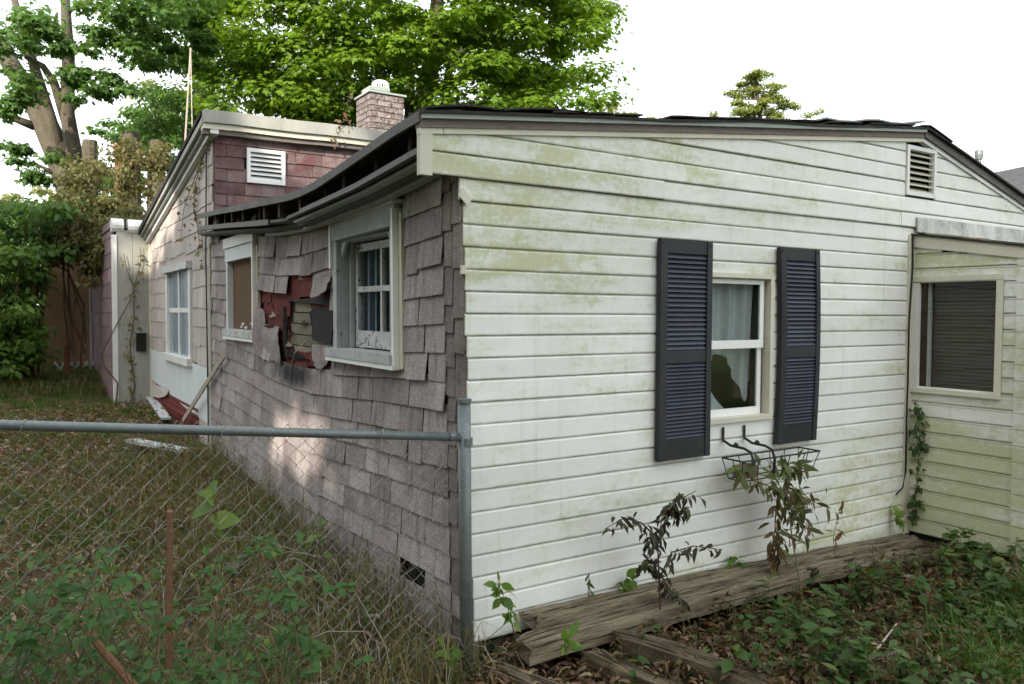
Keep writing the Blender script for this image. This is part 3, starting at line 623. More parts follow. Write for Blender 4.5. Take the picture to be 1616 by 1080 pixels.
# ---- window in the white wall ----
def fwin():
    x0, x1, z0, z1 = 1.478, 2.075, .925, 1.795
    win = MB().box(x0, x0+.035, -.030, .03, z0, z1).build('window', M['cream'], house, label='white sash window between two dark blue shutters')
    MB().box(x1-.032, x1, -.030, .03, z0, z1).build('side_channel', M['cream'], win); MB().box(x0+.035, x1-.032, -.029, .03, z1-.026, z1).build('head_channel', M['cream'], win)
    MB().box(x0+.035, x1-.032, -.034, .03, z0, z0+.028).build('sill', M['cream'], win)
    a, b = x0+.036, x1-.033
    MB().box(b-.022, b, .031, .10, z0+.03, z1-.034).build('jamb', M['brownboard'], win)
    b -= .023; zm = 1.375
    # upper sash (outer), lower sash (set back)
    for (c, d, y, nm) in ((zm-.02, z1-.034, .004, 'upper'), (z0+.029, zm+.02, .020, 'lower')):
        MB().box(a, a+.03, y, y+.014, c, d).build('sash_stile', M['vinyl'], win); MB().box(b-.034, b, y, y+.014, c, d).build('sash_stile', M['vinyl'], win)
        MB().box(a+.03, b-.034, y-.001, y+.013, d-(.026 if nm == 'upper' else .03), d).build('sash_rail', M['vinyl'], win); MB().box(a+.03, b-.034, y-.002 if nm == 'lower' else y-.006, y+.013, c, c+(.048 if nm == 'upper' else .045)).build('sash_rail', M['vinyl'], win)
        MB().box(a+.03, b-.034, y+.005, y+.008, c+.045, d-.026).build('pane', M['glass'], win)
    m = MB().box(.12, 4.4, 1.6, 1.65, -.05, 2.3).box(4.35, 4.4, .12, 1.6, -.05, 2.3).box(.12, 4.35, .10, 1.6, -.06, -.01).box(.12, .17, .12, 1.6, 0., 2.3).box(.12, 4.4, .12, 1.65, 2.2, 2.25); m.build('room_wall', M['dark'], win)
    m = MB(); m.sweep([(0, 0), (.003, 0), (.003, 1), (0, 1)], np.linspace(a-.02, b+.02, 60), lambda x, u, v: (x, (.062+.014*math.sin(x*38)+.010*math.sin(x*91+1)+u+.08*(1-v)*(x-a)), (1.02+.30*abs(math.sin((x-a)*6.2+.4))) if v < .5 else 1.9)); m.build('curtain', M['curtain'], win)
    m = MB(); m.add([(a+.0, .07, z0+.03), (a+.30, .08, z0+.03), (a+.20, .09, z0+.12), (a+.13, .10, z0+.21), (a+.04, .09, z0+.26), (a-.01, .08, z0+.2)], [(0, 1, 2), (0, 2, 3), (0, 3, 4), (0, 4, 5)]); m.build('crumpled_cloth', M['curtain'], win)
fwin()
# ---- shutters ----
def shutter(x0, x1, z0, z1, bow, label):
    mid = z0+(z1-z0)*.47; st = .048; yb, yf = -.024, -.058
    bx = lambda z: bow*math.sin(math.pi*(z-z0)/(z1-z0))
    def vbar(a, b):
        m = MB(); m.sweep([(a, yf), (b, yf), (b, yb), (a, yb)], np.linspace(z0, z1, 9), lambda z, u, v: (u+bx(z), v, z)); return m
    s = vbar(x0, x0+st).build('shutter', M['shutter'], house, label=label)
    vbar(x1-st*.8, x1).build('stile', M['shutter'], s)
    for a, b in ((z0, z0+.115), (mid-.035, mid+.035), (z1-.075, z1)):
        MB().box(x0+st+.001+bx((a+b)/2), x1-st*.8-.001+bx((a+b)/2), yf+.006, yb, a, b).build('rail', M['shutter'], s)
    MB().box(x0+st+.001, x1-st*.8+bow, yb-.004, yb, z0+.1, z1-.07).build('back_panel', M['shutter'], s)
    for a, b in ((z0+.117, mid-.037), (mid+.037, z1-.077)):
        n = 20; h = (b-a)/n
        for i in range(n):
            z = a+i*h; d = bx(z); xa, xb = x0+st+.002+d, x1-st*.8-.002+d
            MB().hexa([(xa, yf+.004, z+.002), (xb, yf+.004, z+.002), (xb, yf+.008, z), (xa, yf+.008, z), (xa, yb-.010, z+h*1.02), (xb, yb-.010, z+h*1.02), (xb, yb-.006, z+h), (xa, yb-.006, z+h)]).build('slat', M['slat'], s)
    for xx, zz_ in ((x0+.02, z1-.02), (x1-.02, z1-.02), (x1-.02, z0+.16)):
        MB().tube([(xx, yf-.004, zz_), (xx, yf+.002, zz_)], .006, 6).build('screw', M['shutter'], s)
shutter(1.120, 1.510, .755, 1.962, .0, 'dark blue louvred shutter left of the white window, slightly longer')
shutter(2.093, 2.462, .765, 1.962, .022, 'dark blue louvred shutter right of the white window, bowed outward')
# ---- gable louvre vent ----
def louvre_vent(name, fn, wdt, hgt, n, mat, fr=.035, depth=.04, slatmat=None, label=None):
    """fn(u,v,o): u across, v up, o outward"""
    def bx(mb, u0, u1, v0, v1, o0, o1): return mb.hexa([fn(u0, v0, o1), fn(u1, v0, o1), fn(u1, v0, o0), fn(u0, v0, o0), fn(u0, v1, o1), fn(u1, v1, o1), fn(u1, v1, o0), fn(u0, v1, o0)])
    v = bx(MB(), 0, fr, 0, hgt, -.02, .022).build(name, mat, house, label=label)
    bx(MB(), wdt-fr, wdt, 0, hgt, -.02, .022).build('frame', mat, v); bx(MB(), fr, wdt-fr, 0, fr, -.02, .021).build('frame', mat, v); bx(MB(), fr, wdt-fr, hgt-fr, hgt, -.02, .021).build('frame', mat, v)
    bx(MB(), fr, wdt-fr, fr, hgt-fr, -depth-.02, -depth-.012).build('backing', M['dark'], v)
    h = (hgt-2*fr)/n
    for i in range(n):
        z = fr+i*h
        MB().hexa([fn(fr, z+.004, .012), fn(wdt-fr, z+.004, .012), fn(wdt-fr, z+.0, .010), fn(fr, z+.0, .010), fn(fr, z+h*.92, -depth), fn(wdt-fr, z+h*.92, -depth), fn(wdt-fr, z+h*.88, -depth-.003), fn(fr, z+h*.88, -depth-.003)]).build('slat', slatmat or mat, v)
louvre_vent('gable_vent', lambda u, v, o: (3.440+u, -.012-o, 2.395+v), .365, .345, 7, M['white'], .028, .04, M['cream'], label='grey louvred vent high in the white gable')

# ---- porch on the right ----
PX = 3.572
m = MB().box(PX+.004, PX+.08, -.70, -.0, -.02, 1.02).box(PX+.004, PX+.08, -.70, 0, 1.82, 1.99).box(PX+.004, PX+.08, -.055, 0, 1.02, 1.82).box(PX+.004, PX+.08, -.70, -.61, 1.02, 1.82)
pw = m.build('porch_wall', M['felt'], house)
def pboard(y0, y1, k, dz=0.):
    z0 = k*EX+.02; mb = MB(); prof = [(.004, .0), (-.013, .0), (-.0145, .006), (-.0115, .088), (-.0105, .090), (-.002, .1015), (.004, .1045)]
    mb.sweep(prof, np.linspace(y0, y1, 3), lambda y, u, v: (PX+u, y, z0+v)); mb.build('siding_board', M['porch_siding'], pw)
for k in range(0, 19):
    z0 = k*EX+.02
    if z0+EX > 1.06 and z0 < 1.77: pboard(-.705, -.628, k)
    else: pboard(-.705, -.012, k)
pboard(-.22, -.012, 19)
MB().box(PX-.03, PX-.001, -.030, -.001, .0, 2.12).build('inner_corner_trim', M['cream'], pw)
MB().box(3.50, 3.545, -.026, -.001, .0, 2.12).build('corner_channel', M['cream'], pw)
MB().box(PX-.022, PX+.10, -.80, -.706, -.06, 1.97).build('corner_post', M['porch_siding'], pw)
MB().box(PX+.101, 5.4, -.79, -.72, -.02, 1.96).build('porch_front', M['white'], pw)
MB().box(PX+.0, PX+.06, -.70, .0, -.20, -.03).build('porch_footing', M['tie'], pw)
# porch roof edge, flashing and moss
m = MB(); m.hexa([(PX-.04, -.86, 1.972), (5.4, -.86, 1.972), (5.4, .0, 2.122), (PX-.04, 0., 2.122), (PX-.04, -.86, 1.982), (5.4, -.86, 1.982), (5.4, 0, 2.132), (PX-.04, 0, 2.132)])
pr = m.build('porch_roof', M['blackroof'], house)
m = MB(); m.hexa([(PX-.028, -.85, 1.90), (PX+.0, -.85, 1.90), (PX, -.03, 2.035), (PX-.028, -.03, 2.035), (PX-.028, -.85, 1.972), (PX, -.85, 1.972), (PX, -.03, 2.115), (PX-.028, -.03, 2.115)]); m.build('porch_fascia', M['cream'], pr)
m = MB(); m.hexa([(3.57, -.046, 2.140), (5.3, -.046, 2.140), (5.3, -.03, 2.14), (3.57, -.03, 2.14), (3.57, -.040, 2.245), (5.3, -.040, 2.245), (5.3, -.030, 2.25), (3.57, -.030, 2.25)])
FL = NT('streaked_flashing')
def _fl():
    t = FL; p = t.pos(); n = t.noise(t.scale(p, (2.4, 2.4, 1.6)), 3.0, 8, .8, .5); n2 = t.noise(p, 2.4, 3)
    c = t.mix(t.math('MULTIPLY', t.ramp(n, .38, .68, 0, .85), t.ramp(n2, .36, .56)), (.60, .62, .59), (.13, .135, .13)); return t.fin(c, .6, .3)
m.build('flashing', _fl(), pr)
m = MB(); m.sweep([(-.075, -.008), (-.047, .0), (-.047, .010), (-.075, .002)], np.linspace(3.62, 4.5, 20), lambda x, u, v: (x, u, 2.135+v+.0015*math.sin(x*13))); m.build('moss_strip', M['mossboard'], pr)
# porch window
def pwin():
    y0, y1, z0, z1 = -.625, -.028, 1.045, 1.825; f = lambda ya, yb, za, zb, xa, xb: MB().box(PX-xb, PX-xa, ya, yb, za, zb)
    win = f(y0, y1, z1-.035, z1, -.01, .028).build('window', M['cream'], house, label='dark porch window with closed blind beside the inner corner')
    f(y0, y1, z0-.03, z0, -.01, .032).build('sill', M['cream'], win); f(y0, y0+.04, z0, z1-.036, -.01, .026).build('side_trim', M['cream'], win)
    f(y1-.045, y1, z0, z1-.036, -.01, .020).build('nailing_flange', M['white'], win); f(y1-.085, y1-.046, z0, z1-.036, -.06, -.004).build('bare_jamb', M['darkwood'], win)
    f(y1-.105, y1-.086, z0, z1-.036, -.05, -.02).build('screen_frame', M['drip'], win)
    f(y0+.041, y1-.106, z0, z1-.036, -.045, -.042).build('pane', M['darkglass'], win)
    for i in range(29):
        z = z0+.005+i*.0252; m = MB(); xa = PX+.075; m.hexa([(xa, y0+.03, z), (xa+.001, y0+.03, z), (xa+.001, y1-.05, z), (xa, y1-.05, z), (xa+.013, y0+.03, z+.0235), (xa+.014, y0+.03, z+.0235), (xa+.014, y1-.05, z+.0235), (xa+.013, y1-.05, z+.0235)]); m.build('blind_slat', M['blind'], win)
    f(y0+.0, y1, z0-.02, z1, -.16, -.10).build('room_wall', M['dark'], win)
pwin()
MB().tube([(3.52, -.034, 2.13), (3.528, -.036, 1.9), (3.515, -.034, 1.7), (3.50, -.034, 1.5), (3.505, -.034, 1.1), (3.497, -.034, .8), (3.50, -.036, .45), (3.46, -.04, .34), (3.38, -.04, .30)], .006, 6).build('cable', M['blackwire'], house)

# ---- taller rear part ----
Y1 = 5.66; BX = .045
zrk = lambda y: 3.43-(y-Y1)*(3.43-2.62)/(10.25-Y1)
m = MB()
m.add([(BX+.02, Y1, 0), (BX+.02, 10.25, 0), (BX+.02, 10.25, zrk(10.25)), (BX+.02, Y1, 3.5), (BX+.3, Y1, 0), (BX+.3, 10.25, 0), (BX+.3, 10.25, zrk(10.25)), (BX+.3, Y1, 3.5)], [(3, 2, 1, 0), (4, 5, 6, 7), (0, 1, 5, 4), (1, 2, 6, 5), (2, 3, 7, 6), (3, 0, 4, 7)])
rear = m.build('rear_side_wall', M['felt'], house)
RW = (6.95, 8.72, .98, 2.12)
k = 0; z = .05
while z < 3.45:
    ex = .23 if k % 2 else .215; y = Y1+.03+rnd(0, .1)
    while y < 10.2:
        wd = random.choice([.28, .31, .36, .61]); a, b = y, min(y+wd-.006, 10.22); zc = z+ex/2; y += wd
        if b-a < .05: continue
        if z > zrk(b)-.02: continue
        if b > RW[0]-.06 and a < RW[1]+.06 and zc > RW[2]-.08 and zc < RW[3]+.06: 
            if a < RW[0]-.12: b = RW[0]-.07
            elif b > RW[1]+.12: a = RW[1]+.07
            else: continue
        if zc < .92 and a > 6.0 and not (zc < .5 and a > 9.2 and zc > .35): continue
        zt0, zt1 = min(z+ex+.02, zrk(a)+.02), min(z+ex+.02, zrk(b)+.02); j = rnd(-.02, .02)
        xo = BX-.004; MB().hexa([(xo-.010, a, z+j), (xo-.010, b, z+j+rnd(-.012, .012)), (BX+.01, b, z), (BX+.01, a, z), (xo, a, max(zt0, z+.03)), (xo, b, max(zt1, z+.03)), (BX+.01, b, max(zt1, z+.03)), (BX+.01, a, max(zt0, z+.03))]).build('wall_shake', M['shake'], rear)
    z += ex; k += 1
# pale blue sheet below the window, torn low section with red old siding
m = MB(); m.add([(BX-.02, 5.98, .30), (BX-.02, 7.4, .34), (BX-.02, 8.6, .42), (BX-.02, 10.18, .5), (BX-.02, 10.18, .96), (BX-.02, 5.98, .92), (BX+.0, 5.98, .30), (BX, 7.4, .34), (BX, 8.6, .42), (BX, 10.18, .5), (BX, 10.18, .96), (BX, 5.98, .92)], [(5, 4, 3, 2, 1, 0), (6, 7, 8, 9, 10, 11)]+[(i, (i+1) % 6, 6+(i+1) % 6, 6+i) for i in range(6)]); m.build('patch_sheet', M['sheet'], rear)
for i in range(6):
    zz_ = .0+i*.075
    for ya, yb in ((6.55, 8.0), (8.0, 9.9)): MB().hexa([(BX-.03, ya, zz_), (BX-.03, yb-.005, zz_), (BX+.012, yb-.005, zz_), (BX+.012, ya, zz_), (BX-.004, ya, zz_+.078), (BX-.004, yb-.005, zz_+.078), (BX+.012, yb-.005, zz_+.078), (BX+.012, ya, zz_+.078)]).build('old_red_board', M['oldred'], rear)
for i, y in enumerate((5.98, 6.28)):
    for zz_ in (.02, .18): MB().hexa([(BX-.016, y, zz_), (BX-.016, y+.28, zz_), (BX, y+.28, zz_), (BX, y, zz_), (BX-.010, y, zz_+.15), (BX-.010, y+.28, zz_+.15), (BX, y+.28, zz_+.15), (BX, y, zz_+.15)]).build('wall_shake', M['shake'], rear)
m = MB(); m.add([(BX-.06, 8.7, .36), (BX-.05, 9.3, .28), (BX-.06, 9.9, .26), (BX-.03, 9.95, .44), (BX-.03, 8.5, .47), (BX-.05, 8.55, .40)], [(0, 1, 2, 3, 4, 5)]); m.build('torn_shake', M['shake'], rear)
# grey corner board where the two parts meet
MB().hexa([(-.02, 5.62, .0), (.03, 5.62, 0), (.03, 5.76, 0), (-.02, 5.76, 0), (-.01, 5.60, 2.3), (.04, 5.60, 2.3), (.04, 5.74, 2.3), (-.01, 5.74, 2.3)]).build('corner_board', M['greypanel'], rear)
MB().hexa([(-.03, 5.565, .9), (-.015, 5.565, .9), (-.015, 5.60, .9), (-.03, 5.60, .9), (-.035, 5.575, 2.3), (-.02, 5.575, 2.3), (-.02, 5.61, 2.3), (-.035, 5.61, 2.3)]).build('loose_trim', M['lath'], rear)
MB().tube([(BX-.03, 5.92, 3.3), (BX-.04, 5.95, 2.2), (BX-.035, 5.94, 1.0), (BX-.03, 5.95, .1)], .008, 5).build('cable', M['blackwire'], rear)
# window of the rear part
def rwin():
    y0, y1, z0, z1 = RW; f = lambda a, b, c, d, o0, o1: MB().box(BX-o1, BX-o0, a, b, c, d)
    win = f(y0, y0+.11, z0, z1, -.05, .03).build('window', M['white'], house, label='narrow white double window in the pale rear side wall')
    f(y1-.13, y1, z0, z1, -.05, .03).build('casing', M['white'], win); f(y0-.02, y1+.06, z1-.04, z1+.05, -.02, .07).build('header', M['peelwhite'], win); f(y0-.05, y1+.05, z0-.09, z0-.0, -.03, .08).build('sill', M['white'], win)
    ym = (y0+y1)/2+.02; zm = (z0+z1)/2+.02
    f(ym-.04, ym+.04, z0, z1-.04, -.045, .005).build('mullion', M['white'], win); f(y0+.11, ym-.04, zm-.03, zm+.03, -.045, .0).build('sash_rail', M['white'], win); f(ym+.04, y1-.13, zm-.03, zm+.03, -.045, .0).build('sash_rail', M['white'], win)
    for a, b in ((y0+.11, ym-.04), (ym+.04, y1-.13)):
        for c, d in ((z0, zm-.03), (zm+.03, z1-.04)): f(a, b, c, d, -.012, -.008).build('pane', M['oldglass'], win)
    f(y0+.11, y1-.13, z0, z1-.04, -.022, -.014).build('curtain', M['curtain'], win) if False else None
    m = MB(); m.sweep([(0, 0), (.003, 0), (.003, z1-z0), (0, z1-z0)], np.linspace(y0+.1, y1-.13, 40), lambda y, u, v: (BX+.0145+.0022*math.sin(y*30)+u*.3, y, z0+v)); m.build('curtain', M['curtain'], win)
    f(y0-.05, y1+.12, z1+.05, z1+.20, -.015, .004).build('head_filler', M['shake'], win)
rwin()
# clerestory wall with red shingles
cl = MB().box(.05, 2.9, Y1+.012, Y1+.1, 2.2, 3.50).build('clerestory_wall', M['felt'], house)
z = 2.30; k = 0
while z < 3.40:
    x = BX+.01-(.12 if k % 2 else 0)*0+rnd(0, .1)
    a0 = BX
    while a0 < 2.75:
        wd = random.choice([.30, .31, .33, .33, .45]); b0 = a0+wd-.006
        if k % 2 and a0 == BX: b0 = a0+.12; wd = .126
        zc = z+.065
        if not (a0 > .36 and b0 < .80 and 2.95 < zc < 3.34):
            aa, bb = a0, b0
            if 2.95 < zc < 3.34 and bb > .385 and aa < .78:
                if aa < .385: bb = .383
                else: aa = .782
            if bb-aa > .04:
                j = rnd(-.005, .005); MB().hexa([(aa, Y1-.016-rnd(0, .006), z+j), (bb, Y1-.016-rnd(0, .006), z+j), (bb, Y1+.006, z), (aa, Y1+.006, z), (aa, Y1-.006, z+.15), (bb, Y1-.006, z+.15), (bb, Y1+.006, z+.15), (aa, Y1+.006, z+.15)]).build('red_shingle', M['redshingle'], cl)
        a0 += wd
    z += .132; k += 1
MB().box(BX, 2.75, Y1-.012, Y1+.004, 3.385, 3.43).build('dark_strip', M['felt'], cl)  # dark band along the wall top, just under the fascia
louvre_vent('wall_vent', lambda u, v, o: (.375+u, Y1-.022-o, 2.965+v), .415, .375, 6, M['vinyl'], .038, .035, label='white square louvred vent on the red shingled wall')
# fascia and rear roof
def fas(name, z0, z1, ya, yb, mat, x0=-.09, x1=3.6): m = MB(); m.sweep([(ya, z0), (yb, z0), (yb, z1), (ya, z1)], np.linspace(x0, x1, 12), lambda x, u, v: (x, u, v+.017*x+.004*math.sin(x*6))); m.build(name, mat, house)
fas('fascia_metal', 3.535, 3.665, Y1-.16, Y1+.02, M['drip'] if False else M['greypanel']); fas('fascia_board', 3.475, 3.532, Y1-.13, Y1+.01, M['cream']); fas('fascia_board', 3.425, 3.473, Y1-.10, Y1+.01, M['brownboard'])
m = MB(); m.add([(-.11, Y1-.06, 3.655), (3.6, Y1-.06, 3.715), (3.6, 10.5, 2.83), (-.13, 10.5, 2.78), (-.11, Y1-.06, 3.61), (3.6, Y1-.06, 3.67), (3.6, 10.5, 2.75), (-.13, 10.5, 2.70)], [(0, 1, 2, 3), (7, 6, 5, 4), (0, 4, 5, 1), (1, 5, 6, 2), (2, 6, 7, 3), (3, 7, 4, 0)]); m.build('rear_roof', M['blackroof'], house)
for nm, dz0, dz1, xx, mt in (('rear_rake_trim', .0, .05, -.02, 'white'), ('rear_rake_trim', .055, .09, -.06, 'drip'), ('rear_rake_board', .095, .16, -.10, 'greypanel')):
    m = MB(); m.hexa([(xx, Y1-.12, 3.43+dz0), (BX+.02, Y1-.12, 3.43+dz0), (BX+.02, 10.4, 2.595+dz0), (xx, 10.4, 2.595+dz0), (xx, Y1-.12, 3.43+dz1), (BX+.02, Y1-.12, 3.43+dz1), (BX+.02, 10.4, 2.595+dz1), (xx, 10.4, 2.595+dz1)]); m.build(nm, M[mt], house)
# chimney with its bricks and round cap
chim = MB().box(2.19, 2.64, 6.54, 6.99, 3.2, 4.42).build('chimney', M['mortar'], house, label='weathered brick chimney with round white cap')
for c in range(15):
    z = 3.30+c*.0745
    def brick(x0, x1, y0, y1): j = rnd(-.003, .003); MB().hexa([(x0+j, y0, z), (x1, y0+j, z), (x1, y1, z), (x0, y1, z), (x0+j, y0, z+.064), (x1, y0, z+.064), (x1, y1+j, z+.064), (x0, y1, z+.064)]).build('brick', M['brick'], chim)
    off = .0 if c % 2 else .10
    cuts = [2.17]+[q for q in np.arange(2.17+off+.105, 2.63, .2)]+[2.66]
    for a, b in zip(cuts[:-1], cuts[1:]):
        if b-a > .03: brick(a, b-.011, 6.52, 6.62)
    cuts = [6.63]+[q for q in np.arange(6.63+.1+(.10 if c % 2 else 0), 6.98, .2)]+[7.01]
    for a, b in zip(cuts[:-1], cuts[1:]):
        if b-a > .03: brick(2.17, 2.27, a, b-.011)
MB().box(2.15, 2.68, 6.50, 7.03, 4.425, 4.45).build('chimney_slab', M['drip'], chim); MB().box(2.16, 2.44, 6.505, 6.78, 4.456, 4.50).build('flue_plate', M['drip'], chim)
def ring(mb, c, r, z0, z1, n=24):
    vs = [(c[0]+r*math.cos(2*math.pi*i/n), c[1]+r*math.sin(2*math.pi*i/n), z) for z in (z0, z1) for i in range(n)]
    return mb.add(vs, [(i, (i+1) % n, n+(i+1) % n, n+i) for i in range(n)]+[tuple(range(n-1, -1, -1)), tuple(range(n, 2*n))])
fc = (2.40, 6.72); ring(MB(), fc, .112, 4.50, 4.535).build('flue_cap', M['white'], chim); ring(MB(), fc, .085, 4.535, 4.585).build('flue_core', M['dark'], chim)
for i in range(20):
    a = 2*math.pi*i/20; MB().box(fc[0]+.108*math.cos(a)-.007, fc[0]+.108*math.cos(a)+.007, fc[1]+.108*math.sin(a)-.007, fc[1]+.108*math.sin(a)+.007, 4.535, 4.585).build('flue_cap_bar', M['vinyl'], chim)
m = MB(); n = 24; vs = []
for (r, z) in ((.118, 4.585), (.114, 4.615), (.085, 4.64), (.04, 4.652)): vs += [(fc[0]+r*math.cos(2*math.pi*i/n), fc[1]+r*math.sin(2*math.pi*i/n), z) for i in range(n)]
m.add(vs, [(j*n+i, j*n+(i+1) % n, (j+1)*n+(i+1) % n, (j+1)*n+i) for j in range(3) for i in range(n)]+[tuple(range(3*n, 4*n)), tuple(range(n-1, -1, -1))]); m.build('flue_cap_top', M['white'], chim)
# ---- rearmost wing: grey end panel, mauve shingles ----
YE = 10.26; EXX = -.48
wing = MB().box(EXX+.02, .3, YE+.02, 14.1, -.1, 2.82).build('rear_wing', M['felt'], house)
for (xa, xb, za, zb) in ((EXX+.05, -.215, .0, 1.02), (-.21, BX-.03, .0, .80), (-.21, BX-.03, .803, .93), (-.21, -.175, .933, 1.22), (-.035, BX-.03, .933, 1.22), (EXX+.05, -.215, 1.024, 2.80), (-.21, BX-.03, 1.224, 2.80)): MB().box(xa, xb, YE-.002, YE+.03, za, zb).build('wall_panel', M['greypanel'], wing)
MB().box(EXX-.02, EXX+.05, YE-.02, YE+.06, .0, 2.72).build('corner_trim', M['white'], wing); MB().box(BX-.03, BX+.0, YE-.05, YE+.0, .1, 2.7).build('corner_trim', M['cream'], wing)
MB().box(-.17, -.04, YE-.06, YE+.02, .94, 1.215).build('electric_box', M['dark'], wing); MB().box(-.18, -.03, YE-.075, YE+.02, 1.215, 1.235).build('box_lid', M['drip'], wing)
m = MB(); n = 14
def rollend(mb, x0, x1, yc, zc, ry, rz):
    vs = [(x, yc+ry*math.cos(2*math.pi*i/n), zc+rz*math.sin(2*math.pi*i/n)) for x in (x0, (x0+x1)/2, x1) for i in range(n)]
    return mb.add(vs, [(j*n+i, j*n+(i+1) % n, (j+1)*n+(i+1) % n, (j+1)*n+i) for j in range(2) for i in range(n)]+[tuple(range(n-1, -1, -1)), tuple(range(2*n, 3*n))])
rollend(m, -.27, -.04, YE+.06, 2.86, .14, .115); m.build('roof_edge_roll', M['white'], wing, smooth=False); rollend(MB(), -.50, -.33, YE+.07, 2.87, .13, .11).build('roof_edge_roll', M['white'], wing)
z = .12; k = 0
while z < 2.75:
    y = YE+.07
    while y < 14.0:
        wd = random.choice([.38, .45, .6]); b = min(y+wd-.008, 14.02)
        MB().hexa([(EXX-.012, y, z+rnd(-.01, .01)), (EXX-.012, b, z+rnd(-.01, .01)), (EXX+.02, b, z), (EXX+.02, y, z), (EXX-.002, y, z+.26), (EXX-.002, b, z+.26), (EXX+.02, b, z+.26), (EXX+.02, y, z+.26)]).build('mauve_shingle', M['mauve'], wing); y += wd
    z += .235; k += 1
MB().box(EXX-.04, EXX+.04, 14.02, 14.14, .1, 2.5).build('corner_trim', M['white'], wing)
m = MB(); m.hexa([(-.50, YE+.03, 2.823), (.3, YE+.03, 2.823), (.3, 14.1, 2.823), (-.50, 14.1, 2.823), (-.50, YE+.03, 2.84), (.3, YE+.03, 2.84), (.3, 14.1, 2.84), (-.50, 14.1, 2.84)]); m.build('wing_roof', M['blackroof'], wing)
# ================= FENCE =================
fa = at(729, 690, 3.55); fb = at(0, 671, 2.9); fdir = (fb-fa)/np.linalg.norm(fb-fa); fdh = fdir.copy(); fdh[2] = 0; fdh /= np.linalg.norm(fdh)
fend = fa+fdir*3.2
fence = thing('chain_link_fence', (fa[0], fa[1], -.14), 'grey chain-link fence with a steel top rail running to the house corner', 'fence')
MB().tube([fa+fdir*.01, fa+fdir*.9, fa+fdir*1.9, fend], .0195, 14).build('top_rail', M['galv'], fence, smooth=True)
pp = at(738, 800, 3.58)
MB().tube([(pp[0], pp[1], -.2), (pp[0]-.012, pp[1], .5), (pp[0]-.02, pp[1], 1.155)], .030, 16).build('post', M['galv'], fence, smooth=True)
ring(MB(), (pp[0]-.02, pp[1]), .034, 1.15, 1.168, 16).build('post_cap', M['galv'], fence)
MB().tube([fa+np.array([.03, 0, 0]), fa+fdir*.06], [.012, .024], 10).build('rail_end', M['galv'], fence)
ring(MB(), (pp[0]-.012, pp[1]), .0335, .955, .99, 16).build('tension_band', M['galv'], fence)
m = MB(); nrm = np.cross(fdh, [0, 0, 1]); nW = 92; PW = .035; H = .07
def fz0(s): return -.13
for i in range(nW):
    pts = []; zt = None; r = 0
    s0 = .06+i*PW
    base = fa+fdir*s0; ztop = base[2]+.035
    z = ztop; j = 0
    loose = .03*math.sin(i*.31)*0
    while z > -.12:
        s = s0+(PW if (j+i) % 2 else 0.); s += .022*math.sin(z*5+s*2.3)*(ztop-z)+.004*math.sin(z*31+i*1.7)
        bul = .035*math.sin(s*2.1+.5)*max(0, (ztop-z))*1.0+.02*math.sin(z*5+s)*max(0, ztop-z)
        pts.append(fa+fdh*s+nrm*(bul+(.003 if j % 2 else -.003)+.02)*np.array([1, 1, 0])+np.array([0, 0, z-fa[2]]))
        z -= H*.5; j += 1
    m.tube(pts, .0017, 3, False)
m.build('wire_mesh', M['wire'], fence)
m = MB()
for s in (.35, 1.0, 1.7):
    c = fa+fdir*s; n = 10; ring_pts = [c+.024*(nrm*math.cos(2*math.pi*q/n)+np.array([0, 0, 1])*math.sin(2*math.pi*q/n))+fdh*.004*q for q in range(n+3)]
    mm = MB(); mm.tube(ring_pts, .0022, 4); mm.build('wire_tie', M['wire'], fence)

# ================= TIMBERS =================
def timber(name, p, q, wd, ht, mat, label, cat='timber', group=None, rough=.008, n=40):
    p = np.asarray(p, float); q = np.asarray(q, float); t = (q-p)/np.linalg.norm(q-p); a = np.cross(t, [0, 0, 1]); a /= np.linalg.norm(a); u = np.cross(a, t)
    L = np.linalg.norm(q-p); prof = []
    prof = [(-.5*wd, -.5*ht), (.5*wd, -.5*ht), (.5*wd, -.2*ht), (.47*wd, -.12*ht), (.5*wd, -.05*ht), (.5*wd, .3*ht), (.47*wd, .47*ht)]
    x = .42
    while x > -.42:        # weathered top face with long checks
        prof.append((x*wd, .5*ht)); x -= rnd(.06, .13)
        if random.random() < .5: prof += [((x+.012)*wd, .5*ht), (x*wd, .5*ht-rnd(.10, .3)*ht), ((x-.012)*wd, .49*ht)]; x -= .05
    prof += [(-.47*wd, .47*ht), (-.5*wd, .3*ht)]
    ph = [rnd(0, 9) for _ in prof]; m = MB(); k = len(prof); vs = []; ends = [rnd(-.05, .06) for _ in prof]; ends2 = [rnd(-.05, .04) for _ in prof]
    for i in range(n):
        s = i/(n-1)
        for j, (x, y) in enumerate(prof):
            r = rough*(math.sin(s*L*5+ph[j])+.7*math.sin(s*L*17+ph[j]*3)); e = ends[j]*max(0, 1-s*8)+ends2[j]*max(0, 1-(1-s)*8)
            vs.append(p+t*(s*L+e)+a*(x+r*.6)+u*(y+r*.7+.02*math.sin(s*3+ph[0])))
    m.add(vs, [(i*k+j, i*k+(j+1) % k, (i+1)*k+(j+1) % k, (i+1)*k+j) for i in range(n-1) for j in range(k)]+[tuple(range(k-1, -1, -1)), tuple((n-1)*k+j for j in range(k))])
    return m.build(name, M[mat], label=label, cat=cat, group=group)
timber('timber', (.27, -.095, .045), (3.50, -.09, -.035), .14, .10, 'timber', 'cracked weathered timber lying tight against the white wall')
timber('timber', (.15, -.24, .000), (2.10, -.235, .040), .14, .09, 'timber', 'split grey timber lying in front of the one against the white wall')
timber('timber', (2.16, -.25, .015), (3.38, -.33, -.055), .11, .08, 'timber', 'short broken timber end near the inner porch corner')
